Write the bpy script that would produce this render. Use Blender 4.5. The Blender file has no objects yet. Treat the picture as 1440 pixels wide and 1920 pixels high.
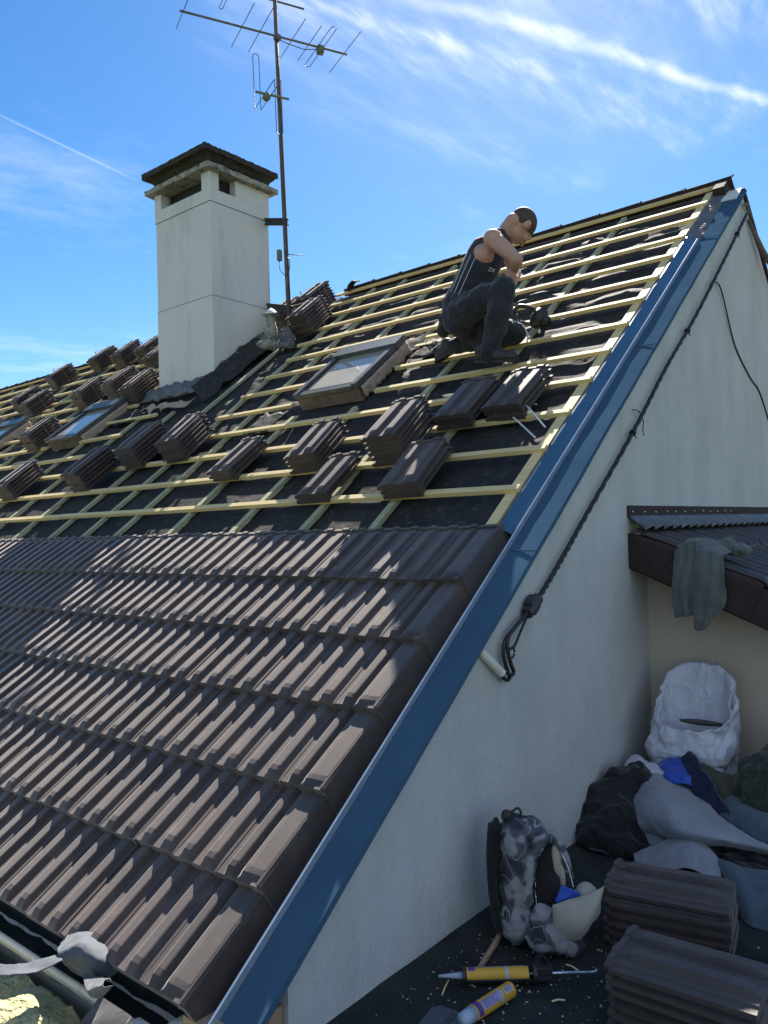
import bpy, bmesh, math, random
from mathutils import Vector, Matrix, noise as mnoise
random.seed(7)
R = math.radians
sc = bpy.context.scene
C = sc.collection

# ------------------------------------------------------------------ camera
cam = bpy.data.objects.new('camera', bpy.data.cameras.new('camera')); C.objects.link(cam)
cam.data.sensor_fit = 'HORIZONTAL'; cam.data.sensor_width = 36.0
cam.data.lens = 36.97; cam.data.clip_start = 0.05; cam.data.clip_end = 3000
_r = Vector((0.77202, 0.63495, -0.02852)); _u = Vector((0.03572, 0.00146, 0.99936)); _f = Vector((-0.63459, 0.77255, 0.02155))
_m = Matrix((_r, _u, -_f)).transposed().to_4x4(); _m.translation = Vector((1.8973, -2.7986, 0.2110))
cam.matrix_world = _m
sc.camera = cam

# ------------------------------------------------------------------ light
SUN = Vector((-0.336, 0.651, 0.680)).normalized()          # towards the sun
sun_el = math.asin(SUN.z); sun_az = math.atan2(SUN.x, SUN.y)   # azimuth from +Y towards +X
sl = bpy.data.lights.new('sun', 'SUN'); sl.energy = 5.0; sl.angle = R(0.5); sl.color = (1.0, 0.93, 0.82)
so = bpy.data.objects.new('sun', sl); C.objects.link(so)
so.rotation_euler = (-SUN).to_track_quat('-Z', 'Y').to_euler()

W = bpy.data.worlds.new('World'); sc.world = W; W.use_nodes = True
wn, wl = W.node_tree.nodes, W.node_tree.links
wn.clear()
w_out = wn.new('ShaderNodeOutputWorld'); w_bg = wn.new('ShaderNodeBackground')
w_sky = wn.new('ShaderNodeTexSky'); w_sky.sky_type = 'NISHITA'; w_sky.sun_disc = False
w_sky.sun_elevation = sun_el; w_sky.sun_rotation = sun_az
w_sky.altitude = 300; w_sky.air_density = 1.0; w_sky.dust_density = 0.2; w_sky.ozone_density = 2.5
SKYK = 0.050
def wmath(op, a, b=None, clamp=False):
    n = wn.new('ShaderNodeMath'); n.operation = op; n.use_clamp = clamp
    for i, v in enumerate((a, b)):
        if v is None: continue
        if isinstance(v, (int, float)): n.inputs[i].default_value = v
        else: wl.new(v, n.inputs[i])
    return n.outputs[0]
w_tc = wn.new('ShaderNodeTexCoord'); w_sep = wn.new('ShaderNodeSeparateXYZ')
wl.new(w_tc.outputs['Generated'], w_sep.inputs[0])
w_zc = wmath('MAXIMUM', w_sep.outputs[2], 0.03)
w_u = wmath('DIVIDE', w_sep.outputs[0], w_zc); w_v = wmath('DIVIDE', w_sep.outputs[1], w_zc)
w_cmb = wn.new('ShaderNodeCombineXYZ'); wl.new(w_u, w_cmb.inputs[0]); wl.new(w_v, w_cmb.inputs[1])
def wnoise(scale, detail, rough, rotz=0.0, sx=1.0, sy=1.0):
    mp = wn.new('ShaderNodeMapping'); mp.inputs['Rotation'].default_value = (0, 0, rotz); mp.inputs['Scale'].default_value = (sx, sy, 1)
    wl.new(w_cmb.outputs[0], mp.inputs[0])
    n = wn.new('ShaderNodeTexNoise'); n.inputs['Scale'].default_value = scale; n.inputs['Detail'].default_value = detail
    n.inputs['Roughness'].default_value = rough; wl.new(mp.outputs[0], n.inputs['Vector'])
    return n.outputs['Fac']
def wramp(v, a, b):
    n = wn.new('ShaderNodeMapRange'); n.interpolation_type = 'SMOOTHSTEP'
    n.inputs['From Min'].default_value = a; n.inputs['From Max'].default_value = b
    wl.new(v, n.inputs['Value']); return n.outputs['Result']
n_w = wnoise(2.5, 5, .6)
def streak(a, b, w, ns, k):
    (ax, ay), (bx, by) = a, b
    L = math.hypot(bx - ax, by - ay); tx, ty = (bx - ax) / L, (by - ay) / L
    du = wmath('SUBTRACT', w_u, ax); dv = wmath('SUBTRACT', w_v, ay)
    t = wmath('ADD', wmath('MULTIPLY', du, tx), wmath('MULTIPLY', dv, ty))
    d = wmath('ADD', wmath('MULTIPLY', du, -ty), wmath('MULTIPLY', dv, tx))
    d = wmath('ADD', d, wmath('MULTIPLY', wmath('SUBTRACT', n_w, .5), ns))
    core = wmath('SUBTRACT', 1.0, wramp(wmath('ABSOLUTE', d), 0.0, w))
    ends = wmath('MULTIPLY', wramp(t, -.12, .1), wmath('SUBTRACT', 1.0, wramp(t, L - .06, L + .08)))
    return wmath('MULTIPLY', wmath('MULTIPLY', core, ends), k)
fine = wnoise(4.5, 7, .62, R(28), 3.2, .8)
m_fine = wramp(fine, .3, .75)
s1 = streak((-.86, 1.20), (-.40, 2.15), .034, .12, .46)
s2 = streak((-1.03, 1.04), (-.70, 1.79), .040, .12, .30)
s3 = streak((-.78, 1.10), (-.30, 1.75), .16, .16, .40)
s4 = streak((-1.844, .87), (-1.905, 1.22), .009, .012, .17)
s5 = streak((-1.10, .95), (-.55, 2.1), .30, .3, .30)
s6 = streak((-1.25, 1.30), (-.95, 2.2), .16, .3, .16)
acc = wmath('MAXIMUM', s1, wmath('MULTIPLY', s2, wmath('ADD', m_fine, .3)))
for s in (s3, s5, s6): acc = wmath('ADD', acc, wmath('MULTIPLY', s, m_fine))
acc = wmath('ADD', wmath('MULTIPLY', acc, wmath('ADD', wmath('MULTIPLY', m_fine, .5), .55)), s4)
cir = wmath('MULTIPLY', wramp(wnoise(1.3, 8, .66, R(-20), 1.0, .6), .52, .82), .30)
cir = wmath('MULTIPLY', cir, wmath('SUBTRACT', 1.0, wramp(w_sep.outputs[2], .60, .80)))
acc = wmath('ADD', wmath('MULTIPLY', acc, wmath('SUBTRACT', 1.0, wramp(w_sep.outputs[2], .62, .80))), cir)
# small cumulus low over the ridge
low = wmath('MULTIPLY', wramp(wnoise(1.9, 8, .6), .56, .70), wmath('SUBTRACT', 1.0, wramp(w_sep.outputs[2], .20, .30)))
acc = wmath('ADD', acc, wmath('MULTIPLY', low, .12), True)
# unseen broken cloud behind the camera, added as fill light for shaded faces
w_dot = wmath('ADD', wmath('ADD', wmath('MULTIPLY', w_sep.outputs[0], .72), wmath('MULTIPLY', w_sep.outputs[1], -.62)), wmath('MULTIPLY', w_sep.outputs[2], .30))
fill_bank = wmath('MULTIPLY', wmath('MULTIPLY', wramp(w_dot, .15, .62), .34), wmath('ADD', wmath('MULTIPLY', wramp(wnoise(.9, 6, .6), .3, .6), .5), .5))
acc = wmath('MAXIMUM', acc, fill_bank, True)
hs = wn.new('ShaderNodeHueSaturation'); hs.inputs['Saturation'].default_value = 1.32; hs.inputs['Value'].default_value = 1.0
wl.new(w_sky.outputs[0], hs.inputs['Color'])
w_mix = wn.new('ShaderNodeMix'); w_mix.data_type = 'RGBA'
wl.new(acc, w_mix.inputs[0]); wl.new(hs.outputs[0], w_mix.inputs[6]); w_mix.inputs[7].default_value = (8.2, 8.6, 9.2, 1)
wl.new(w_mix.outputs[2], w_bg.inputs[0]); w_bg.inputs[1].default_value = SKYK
wl.new(w_bg.outputs[0], w_out.inputs[0])
sc.view_settings.view_transform = 'Standard'; sc.view_settings.look = 'None'
sc.view_settings.exposure = 1.72; sc.view_settings.gamma = 1.0
try: sc.cycles.max_bounces = 8
except Exception: pass

# ------------------------------------------------------------------ frames
TH = R(37.015); CT, ST_ = math.cos(TH), math.sin(TH)
ROOF = Matrix(((1, 0, 0, 0), (0, CT, -ST_, 0), (0, ST_, CT, 0), (0, 0, 0, 1)))   # local (x, up-slope, normal)
def RP(x, s, n=0): return Vector((x, s * CT - n * ST_, s * ST_ + n * CT))
RIDGE_Y = 4.02

# ------------------------------------------------------------------ materials
def mat(name, c1, c2=None, rough=.7, scale=8, detail=6, bump=0.0, bscale=40, metal=0.0, c3=None, stretch=(1, 1, 1), lo=.35, hi=.65, coat=0.0, spec=.5, sheen=0.0, bdist=.01, trans=0.0, rvar=0.0, coord='Object'):
    m = bpy.data.materials.new(name); m.use_nodes = True
    N, Lk = m.node_tree.nodes, m.node_tree.links
    b = N['Principled BSDF']
    b.inputs['Roughness'].default_value = rough; b.inputs['Metallic'].default_value = metal
    b.inputs['Specular IOR Level'].default_value = spec; b.inputs['Coat Weight'].default_value = coat
    b.inputs['Coat Roughness'].default_value = .04; b.inputs['Sheen Weight'].default_value = sheen
    b.inputs['Transmission Weight'].default_value = trans
    tc = N.new('ShaderNodeTexCoord'); mp = N.new('ShaderNodeMapping'); mp.inputs['Scale'].default_value = stretch
    Lk.new(tc.outputs[coord], mp.inputs[0])
    if c2 is None: c2 = tuple(v * .8 for v in c1)
    nz = N.new('ShaderNodeTexNoise'); nz.inputs['Scale'].default_value = scale; nz.inputs['Detail'].default_value = detail; nz.inputs['Roughness'].default_value = .62
    Lk.new(mp.outputs[0], nz.inputs['Vector'])
    rp = N.new('ShaderNodeValToRGB'); Lk.new(nz.outputs['Fac'], rp.inputs[0])
    e = rp.color_ramp.elements; e[0].position = lo; e[0].color = (*c1, 1); e[1].position = hi; e[1].color = (*c2, 1)
    if c3: k = e.new(min(.98, hi + .12)); k.color = (*c3, 1)
    Lk.new(rp.outputs[0], b.inputs['Base Color'])
    if rvar:
        mr = N.new('ShaderNodeMapRange'); mr.inputs['To Min'].default_value = rough - rvar; mr.inputs['To Max'].default_value = rough + rvar
        Lk.new(nz.outputs['Fac'], mr.inputs['Value']); Lk.new(mr.outputs[0], b.inputs['Roughness'])
    if bump:
        n2 = N.new('ShaderNodeTexNoise'); n2.inputs['Scale'].default_value = bscale; n2.inputs['Detail'].default_value = 5
        Lk.new(mp.outputs[0], n2.inputs['Vector'])
        bp = N.new('ShaderNodeBump'); bp.inputs['Strength'].default_value = bump; bp.inputs['Distance'].default_value = bdist
        Lk.new(n2.outputs['Fac'], bp.inputs['Height']); Lk.new(bp.outputs[0], b.inputs['Normal'])
    m['_'] = 1
    return m
def overlay(m, color, scale, lo, hi, stretch=(1, 1, 1), amount=1.0, kind='noise', coord='Object'):
    """a second patchy layer (dust, stains, lichen) over the base colour"""
    N, Lk = m.node_tree.nodes, m.node_tree.links; b = N['Principled BSDF']
    src = b.inputs['Base Color'].links[0].from_socket
    tc = N.new('ShaderNodeTexCoord'); mp = N.new('ShaderNodeMapping'); mp.inputs['Scale'].default_value = stretch; mp.inputs['Location'].default_value = (3.1, 1.7, 5.3)
    Lk.new(tc.outputs[coord], mp.inputs[0])
    if kind == 'voronoi':
        nz = N.new('ShaderNodeTexVoronoi'); nz.inputs['Scale'].default_value = scale; o = nz.outputs['Distance']
    else:
        nz = N.new('ShaderNodeTexNoise'); nz.inputs['Scale'].default_value = scale; nz.inputs['Detail'].default_value = 8; nz.inputs['Roughness'].default_value = .65; o = nz.outputs['Fac']
    Lk.new(mp.outputs[0], nz.inputs['Vector'])
    mr = N.new('ShaderNodeMapRange'); mr.inputs['From Min'].default_value = lo; mr.inputs['From Max'].default_value = hi; mr.inputs['To Max'].default_value = amount
    Lk.new(o, mr.inputs['Value'])
    mx = N.new('ShaderNodeMix'); mx.data_type = 'RGBA'; Lk.new(mr.outputs[0], mx.inputs[0]); Lk.new(src, mx.inputs[6]); mx.inputs[7].default_value = (*color, 1)
    Lk.new(mx.outputs[2], b.inputs['Base Color'])
    return m
def objvar(m, lo=.8, hi=1.2):
    """each object its own slight brightness"""
    N, Lk = m.node_tree.nodes, m.node_tree.links; b = N['Principled BSDF']
    src = b.inputs['Base Color'].links[0].from_socket
    oi = N.new('ShaderNodeObjectInfo'); mr = N.new('ShaderNodeMapRange'); mr.inputs['To Min'].default_value = lo; mr.inputs['To Max'].default_value = hi
    Lk.new(oi.outputs['Random'], mr.inputs['Value'])
    h = N.new('ShaderNodeHueSaturation'); Lk.new(mr.outputs[0], h.inputs['Value']); Lk.new(src, h.inputs['Color']); Lk.new(h.outputs[0], b.inputs['Base Color'])
    return m
def geovar(m, lo=.8, hi=1.2):
    """each tile (mesh island) its own slight brightness"""
    N, Lk = m.node_tree.nodes, m.node_tree.links; b = N['Principled BSDF']
    src = b.inputs['Base Color'].links[0].from_socket
    oi = N.new('ShaderNodeNewGeometry'); mr = N.new('ShaderNodeMapRange'); mr.inputs['To Min'].default_value = lo; mr.inputs['To Max'].default_value = hi
    Lk.new(oi.outputs['Random Per Island'], mr.inputs['Value'])
    h = N.new('ShaderNodeHueSaturation'); Lk.new(mr.outputs[0], h.inputs['Value']); Lk.new(src, h.inputs['Color']); Lk.new(h.outputs[0], b.inputs['Base Color'])
    return m

M = {}
M['tile'] = geovar(overlay(overlay(mat('tile_glaze', (.052, .036, .032), (.036, .027, .026), rough=.44, sheen=.34, scale=5, bump=.25, bscale=160, bdist=.002, spec=.28, rvar=.08), (.20, .155, .13), 7, .52, .80, amount=.40), (.30, .26, .23), 48, .64, .76, amount=.40), .75, 1.25)
M['tile_s'] = objvar(overlay(mat('tile_glaze_loose', (.056, .041, .038), (.040, .032, .031), sheen=.22, spec=.3, rough=.50, scale=6, bump=.25, bscale=160, bdist=.002, rvar=.08), (.15, .12, .11), 11, .55, .8, amount=.35), .78, 1.25)
for k_ in ('tile', 'tile_s'): M[k_].node_tree.nodes['Principled BSDF'].inputs['Sheen Tint'].default_value = (1, .92, .89, 1)
M['tile_old'] = overlay(mat('old_tile', (.050, .042, .041), (.034, .031, .032), rough=.6, scale=7, bump=.5, bscale=60), (.16, .15, .12), 14, .58, .72, amount=.5)
M['batten'] = geovar(overlay(mat('batten_wood', (.72, .57, .285), (.62, .47, .22), rough=.72, scale=5, detail=8, stretch=(1, 9, 9), bump=.2, bscale=30, bdist=.003), (.48, .46, .24), 2.2, .48, .70, amount=.45), .88, 1.1)
overlay(M['batten'], (.34, .20, .08), 9, .085, .05, stretch=(1, 3, 3), amount=.65, kind='voronoi')
M['cbatten'] = overlay(mat('counter_batten_wood', (.40, .40, .25), (.30, .31, .19), rough=.8, scale=4, detail=8, stretch=(9, 1, 9), bump=.2, bscale=30, bdist=.003), (.20, .24, .13), 2, .5, .7, amount=.5)
M['membrane'] = overlay(mat('underlay_membrane', (.022, .022, .024), (.036, .035, .034), rough=.85, scale=3, bump=.6, bscale=14, bdist=.012, spec=.2), (.15, .138, .12), 22, .52, .78, amount=.45)
M['stucco'] = overlay(overlay(mat('wall_render', (.50, .50, .495), (.45, .45, .45), rough=.92, scale=3, bump=.5, bscale=75, bdist=.008, stretch=(1, 1.1, .8)), (.34, .355, .32), 2.2, .46, .76, stretch=(1, 1.5, .45), amount=.6), (.36, .36, .33), 34, .60, .72, stretch=(1, 1, .45), amount=.4)
overlay(M['stucco'], (.34, .35, .31), 1.1, .60, .78, stretch=(1, 1.2, .9), amount=.6)
M['beige'] = overlay(mat('beige_render', (.48, .41, .33), (.44, .38, .31), rough=.92, scale=2, bump=.5, bscale=110, bdist=.003), (.42, .36, .28), 2.5, .5, .8, amount=.5)
M['chimney'] = overlay(mat('chimney_paint', (.63, .62, .58), (.60, .59, .55), rough=.75, scale=2, bump=.25, bscale=60, bdist=.003), (.45, .44, .40), 1.6, .5, .85, stretch=(1, 1, .5), amount=.4)
overlay(M['chimney'], (.30, .30, .26), 3.5, .54, .78, stretch=(1, 1, .22), amount=.55)
M['conc'] = overlay(mat('weathered_concrete', (.36, .34, .29), (.22, .21, .18), rough=.95, scale=9, bump=.9, bscale=45, bdist=.015), (.06, .06, .045), 12, .5, .62, amount=.85)
M['moss'] = overlay(mat('mossy_cap', (.028, .026, .021), (.058, .053, .038), rough=1, scale=22, bump=1, bscale=60, bdist=.03), (.17, .16, .085), 30, .56, .68, amount=.55)
M['blue'] = overlay(mat('blue_filmed_zinc', (.045, .115, .21), (.038, .098, .18), rough=.30, scale=1.4, spec=.3, metal=.0, bump=.12, bscale=2.5, bdist=.02, rvar=.08), (.10, .24, .42), 30, .68, .8, amount=.2)
M['blue2'] = overlay(overlay(mat('blue_film', (.056, .108, .168), (.046, .094, .150), rough=.7, scale=1.2, spec=.0, bump=.12, bscale=2.5, bdist=.02), (.10, .17, .24), 22, .62, .8, amount=.25), (.034, .070, .115), .8, .45, .7, amount=.5)
M['zinc'] = mat('bare_zinc', (.62, .70, .78), (.5, .58, .66), rough=.3, metal=.7, scale=6)
M['lead'] = overlay(mat('lead_flashing', (.13, .135, .14), (.075, .08, .088), rough=.65, metal=.1, scale=6, bump=.8, bscale=16, bdist=.02), (.33, .31, .27), 12, .55, .7, amount=.6)
M['brown'] = overlay(mat('brown_metal', (.050, .034, .033), (.038, .028, .028), rough=.85, spec=.15, scale=4, bump=.3, bscale=12), (.17, .13, .11), 20, .6, .75, amount=.4)
M['dark'] = mat('dark_plastic', (.018, .018, .02), (.03, .03, .033), rough=.45, scale=10)
M['black'] = mat('black_rubber', (.012, .012, .014), (.02, .02, .022), rough=.55, scale=10, bump=.3, bscale=60)
M['mast'] = overlay(mat('rusty_mast', (.16, .105, .075), (.09, .062, .05), rough=.75, scale=14, bump=.4, bscale=60), (.24, .22, .2), 5, .52, .66, stretch=(1, 1, .4), amount=.6)
M['alu'] = mat('dull_aluminium', (.20, .19, .18), (.12, .115, .11), rough=.5, metal=.5, scale=14)
M['rod'] = mat('antenna_rod', (.10, .11, .16), (.07, .08, .12), rough=.45, metal=.5, scale=20)
M['antbox'] = mat('antenna_box', (.16, .19, .12), (.10, .12, .08), rough=.7, scale=20)
M['clad'] = overlay(mat('window_cladding', (.10, .105, .11), (.075, .08, .085), rough=.42, metal=.3, scale=5), (.30, .30, .28), 16, .58, .76, amount=.5)
M['wood'] = overlay(mat('old_frame_wood', (.30, .18, .10), (.42, .30, .20), rough=.8, scale=8, stretch=(1, 1, 6), bump=.4, bscale=30), (.10, .07, .05), 14, .55, .7, amount=.6)
M['curb'] = overlay(mat('curb_wood', (.135, .095, .070), (.19, .145, .105), rough=.85, scale=8, bump=.4, bscale=30), (.06, .055, .05), 12, .5, .66, amount=.7)
M['foam'] = mat('frame_insulation', (.40, .32, .26), (.30, .24, .19), rough=.95, scale=14, bump=.8, bscale=30)
M['glass'] = overlay(mat('pane_with_blind', (.34, .31, .24), (.28, .26, .21), rough=.5, scale=2.5, coat=1.0, spec=.8, bump=.25, bscale=3, bdist=.01), (.16, .20, .24), 3, .55, .75, amount=.5)
M['bitumen'] = overlay(mat('bitumen_roofing', (.017, .022, .021), (.034, .040, .037), rough=.95, spec=.2, scale=6, bump=.7, bscale=120, bdist=.004), (.07, .07, .06), 26, .60, .78, amount=.4)
M['grass'] = mat('garden_ground', (.05, .075, .025), (.08, .09, .04), rough=1, scale=.6)
M['gutter'] = overlay(mat('gutter_paint', (.62, .60, .53), (.52, .50, .44), rough=.55, scale=10, bump=.3), (.20, .19, .17), 10, .55, .68, amount=.7)
M['chips'] = mat('pale_crumbs', (.48, .45, .38), (.36, .33, .28), rough=.9, scale=30)

# ------------------------------------------------------------------ mesh builder
class MB:
    def __init__(s, mx=None): s.v = []; s.f = []; s.m = mx or Matrix()
    def add(s, vs, fs, mx=None):
        o = len(s.v); t = s.m @ mx if mx is not None else s.m
        s.v += [t @ Vector(p) for p in vs]; s.f += [tuple(o + i for i in f) for f in fs]
    def box(s, lo, hi, mx=None):
        x0, y0, z0 = lo; x1, y1, z1 = hi
        s.add([(x0,y0,z0),(x1,y0,z0),(x1,y1,z0),(x0,y1,z0),(x0,y0,z1),(x1,y0,z1),(x1,y1,z1),(x0,y1,z1)],
              [(0,3,2,1),(4,5,6,7),(0,1,5,4),(1,2,6,5),(2,3,7,6),(3,0,4,7)], mx)
    def prism(s, poly, axis, a, b, mx=None):
        """poly of 2D points swept along an axis from a to b"""
        def P(p, t): return {0: (t, p[0], p[1]), 1: (p[0], t, p[1]), 2: (p[0], p[1], t)}[axis]
        n = len(poly)
        s.add([P(p, a) for p in poly] + [P(p, b) for p in poly],
              [tuple(range(n - 1, -1, -1)), tuple(range(n, 2 * n))] + [(i, (i + 1) % n, n + (i + 1) % n, n + i) for i in range(n)], mx)
    def grid(s, rows, mx=None, close_u=False):
        n, k = len(rows), len(rows[0])
        fs = []
        for i in range(n - 1):
            for j in range(k if close_u else k - 1):
                fs.append((i * k + j, i * k + (j + 1) % k, (i + 1) * k + (j + 1) % k, (i + 1) * k + j))
        s.add([p for r in rows for p in r], fs, mx)
    def tube(s, pts, rad, sides=8, caps=True, mx=None):
        pts = [Vector(p) for p in pts]; n = len(pts)
        rads = rad if isinstance(rad, (list, tuple)) else [rad] * n
        up = None; rings = []
        for i, p in enumerate(pts):
            d = (pts[min(i + 1, n - 1)] - pts[max(i - 1, 0)])
            d = d.normalized() if d.length > 1e-9 else Vector((0, 0, 1))
            if up is None: up = d.orthogonal().normalized()
            else:
                up = up - d * up.dot(d)
                up = up.normalized() if up.length > 1e-6 else d.orthogonal().normalized()
            w = d.cross(up)
            rings.append([p + (up * math.cos(2 * math.pi * k / sides) + w * math.sin(2 * math.pi * k / sides)) * rads[i] for k in range(sides)])
        o = len(s.v)
        s.grid(rings, mx, True)
        if caps: s.f += [tuple(o + k for k in range(sides - 1, -1, -1)), tuple(o + (n - 1) * sides + k for k in range(sides))]
    def ball(s, c, r, mx=None, seg=12, rng=8, rot=None):
        rr = r if isinstance(r, (list, tuple)) else (r, r, r); c = Vector(c); rows = []
        for i in range(rng + 1):
            a = math.pi * (i + .0) / rng - math.pi / 2; a = max(min(a, math.pi / 2 - .02), -math.pi / 2 + .02)
            row = []
            for j in range(seg):
                b = 2 * math.pi * j / seg
                p = Vector((rr[0] * math.cos(a) * math.cos(b), rr[1] * math.cos(a) * math.sin(b), rr[2] * math.sin(a)))
                row.append(c + (rot @ p if rot is not None else p))
            rows.append(row)
        o = len(s.v); s.grid(rows, mx, True)
        s.f += [tuple(o + k for k in range(seg - 1, -1, -1)), tuple(o + rng * seg + k for k in range(seg))]
    def build(s, name, material, parent=None, smooth=False, bevel=0, label=None):
        me = bpy.data.meshes.new(name); me.from_pydata([tuple(p) for p in s.v], [], s.f); me.update()
        me.validate()
        bm = bmesh.new(); bm.from_mesh(me); bmesh.ops.recalc_face_normals(bm, faces=bm.faces); bm.to_mesh(me); bm.free()
        if isinstance(material, (list, tuple)):
            for mm in material: me.materials.append(mm)
        else: me.materials.append(material)
        o = bpy.data.objects.new(name, me); C.objects.link(o)
        if parent is not None: o.parent = parent
        if smooth: me.shade_smooth()
        if bevel:
            b = o.modifiers.new('bevel', 'BEVEL'); b.width = bevel; b.segments = 2; b.limit_method = 'ANGLE'
        if label: o['label'] = label
        return o
def inv_parent(o, p):
    """world-space mesh under an Empty that stands away from the origin"""
    o.parent = p; o.matrix_parent_inverse = p.matrix_basis.inverted()
def remesh(o, vox, smooth=4, fac=.5):
    m = o.modifiers.new('remesh', 'REMESH'); m.mode = 'VOXEL'; m.voxel_size = vox; m.use_smooth_shade = True
    if smooth: q = o.modifiers.new('smooth', 'SMOOTH'); q.iterations = smooth; q.factor = fac
    return o
def empty(name, loc, label, cat, group=None, mx=None):
    o = bpy.data.objects.new(name, None); C.objects.link(o); o.empty_display_size = .1
    if mx is not None: o.matrix_world = mx
    else: o.location = loc
    o['label'] = label; o['category'] = cat
    if group: o['group'] = group
    return o
def tag(o, label, cat, group=None, kind=None):
    o['label'] = label; o['category'] = cat
    if group: o['group'] = group
    if kind: o['kind'] = kind
    return o
def struct(o): o['kind'] = 'structure'; return o
def fbm(x, y, z=0, o=4):
    return mnoise.fractal(Vector((x, y, z)), 1.0, 2.0, o)

# ------------------------------------------------------------------ ground
g = MB(); g.add([(-1500,-1500,-6.5),(1500,-1500,-6.5),(1500,1500,-6.5),(-1500,1500,-6.5)], [(0,1,2,3)])
struct(g.build('ground', M['grass']))
ZG = -1.32
g = MB(); rows = []
for i in range(61):
    y = -3.6 + i * (1.65 + 3.6) / 60
    rows.append([(.18 + j * .07, y, ZG + .006 * fbm(j * .3, y * 3) + (.03 * max(0, 1 - j / 1.5)) * 1.0) for j in range(60)])
g.grid(rows); g.box((.18, -3.6, ZG - .35), (.18 + 59 * .07, 1.64, ZG - .05))
struct(g.build('flat_roof', M['bitumen'], smooth=True))

# ------------------------------------------------------------------ house
house = empty('house', (0, 0, 0), 'white rendered gable house with its steep brown tile roof half stripped', 'house')
XL = -14.0
def roofbox(mb, x0, x1, s0, s1, n0, n1): mb.box((x0, s0, n0), (x1, s1, n1), ROOF)
# gable wall (rises to the coping)
wz = lambda y: (y * math.tan(TH) - .112 / CT)
g = MB()
AP = (3.975, wz(3.975) - .012)
BK = (8.4, AP[1] - (8.4 - AP[0]) * .80)
poly = [(-1.21, -6.5), (8.4, -6.5), (8.4, BK[1]), AP, (-1.21, wz(-1.21) - .012)]
g.prism(poly, 0, .02, .18)
g.build('gable_wall', M['stucco'], house)
g = MB(); g.box((XL, -1.21, -6.5), (.018, -1.08, -1.12)); g.build('front_wall', M['stucco'], house)
g = MB(); g.box((XL, -1.0, -6.5), (XL + .15, 8.3, -1.2)); g.prism([(-.9, -1.2), (8.3, -1.2), (4.02, 2.85)], 0, XL, XL + .15); g.build('side_wall', M['stucco'], house)
g = MB(); g.box((XL, 8.1, -6.5), (.018, 8.3, -.6)); g.build('rear_wall', M['stucco'], house)
# rear slope
g = MB(); g.add([(XL, RIDGE_Y + .02, 2.93), (-.02, RIDGE_Y + .02, 2.93), (-.02, 8.6, -.75), (XL, 8.6, -.75), (XL, RIDGE_Y + .02, 2.86), (-.02, RIDGE_Y + .02, 2.86), (-.02, 8.6, -.82), (XL, 8.6, -.82)],
    [(0,1,2,3),(7,6,5,4),(0,4,5,1),(1,5,6,2),(2,6,7,3),(3,7,4,0)])
g.build('rear_roof', M['tile_old'], house)
# rafters under the membrane
g = MB()
for k in range(22): roofbox(g, -.4 - k * .63, -.32 - k * .63, -1.55, 4.9, -.28, -.135)
g.build('rafters', M['wood'], house)
# underlay membrane: sagging, creased sheet
SK1 = (-2.77, -1.94, 2.02, 2.97); SK2 = (-6.80, -6.12, 2.17, 3.0); SK3 = (-9.22, -8.48, 2.17, 3.05)
CBX = [-.075, -.82, -1.36, -1.98, -2.64, -3.29, -3.74, -4.24, -4.86, -5.46, -6.07, -6.95, -7.6, -8.2, -8.8, -9.5, -10.2, -10.9, -11.6, -12.3, -13.0, -13.7]
g = MB(); rows = []
NS, NX = 170, 360
for i in range(NS + 1):
    s = -1.5 + i * (4.97 + 1.5) / NS; row = []
    for j in range(NX + 1):
        x = .0 - (j / NX) ** 1.25 * 14.0
        up = min(1, max(0, (s - 1.6) / 1.6))
        # long folds running with the battens, wilder up the slope
        w = fbm(x * .9, s * 5.5, 1.3) * (.006 + .020 * up) + fbm(x * 2.5 + s * 3, s * 9, 4.) * (.003 + .010 * up)
        pk = max(0, fbm(x * .7 + 11, s * 6.0, 7.7) - .12) * .07 * up
        d = min(abs(x - c) for c in CBX)
        k = min(1, d / .14)
        row.append((x, s, -.106 + (w + pk) * k - .010 * k))
    rows.append(row)
g.grid(rows, ROOF); g.build('underlay', M['membrane'], house, smooth=True)
# counter battens
for cx in CBX:
    spans = [(-1.5, 4.95)]
    for (a, b, c0, c1) in (SK1, SK2, SK3, (-5.75, -4.62, 2.6, 4.1)):
        if a - .03 < cx < b + .03:
            spans = [(-1.5, c0 - .05), (c1 + .05, 4.95)]
    for (a, b) in spans:
        g = MB(); j = random.uniform(-.006, .006); w = .022
        if cx == -.075: g.box((cx - .03, a, -.094), (cx + .03, b, -.062), ROOF)
        else:
            g.add([(cx - w + j, a, -.094), (cx + w + j, a, -.094), (cx + w - j, b, -.094), (cx - w - j, b, -.094), (cx - w + j, a, -.068), (cx + w + j, a, -.068), (cx + w - j, b, -.068), (cx - w - j, b, -.068)],
              [(0,3,2,1),(4,5,6,7),(0,1,5,4),(1,2,6,5),(2,3,7,6),(3,0,4,7)], ROOF)
        g.build('counter_batten', M['batten' if cx == -.075 else 'cbatten'], house)
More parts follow.
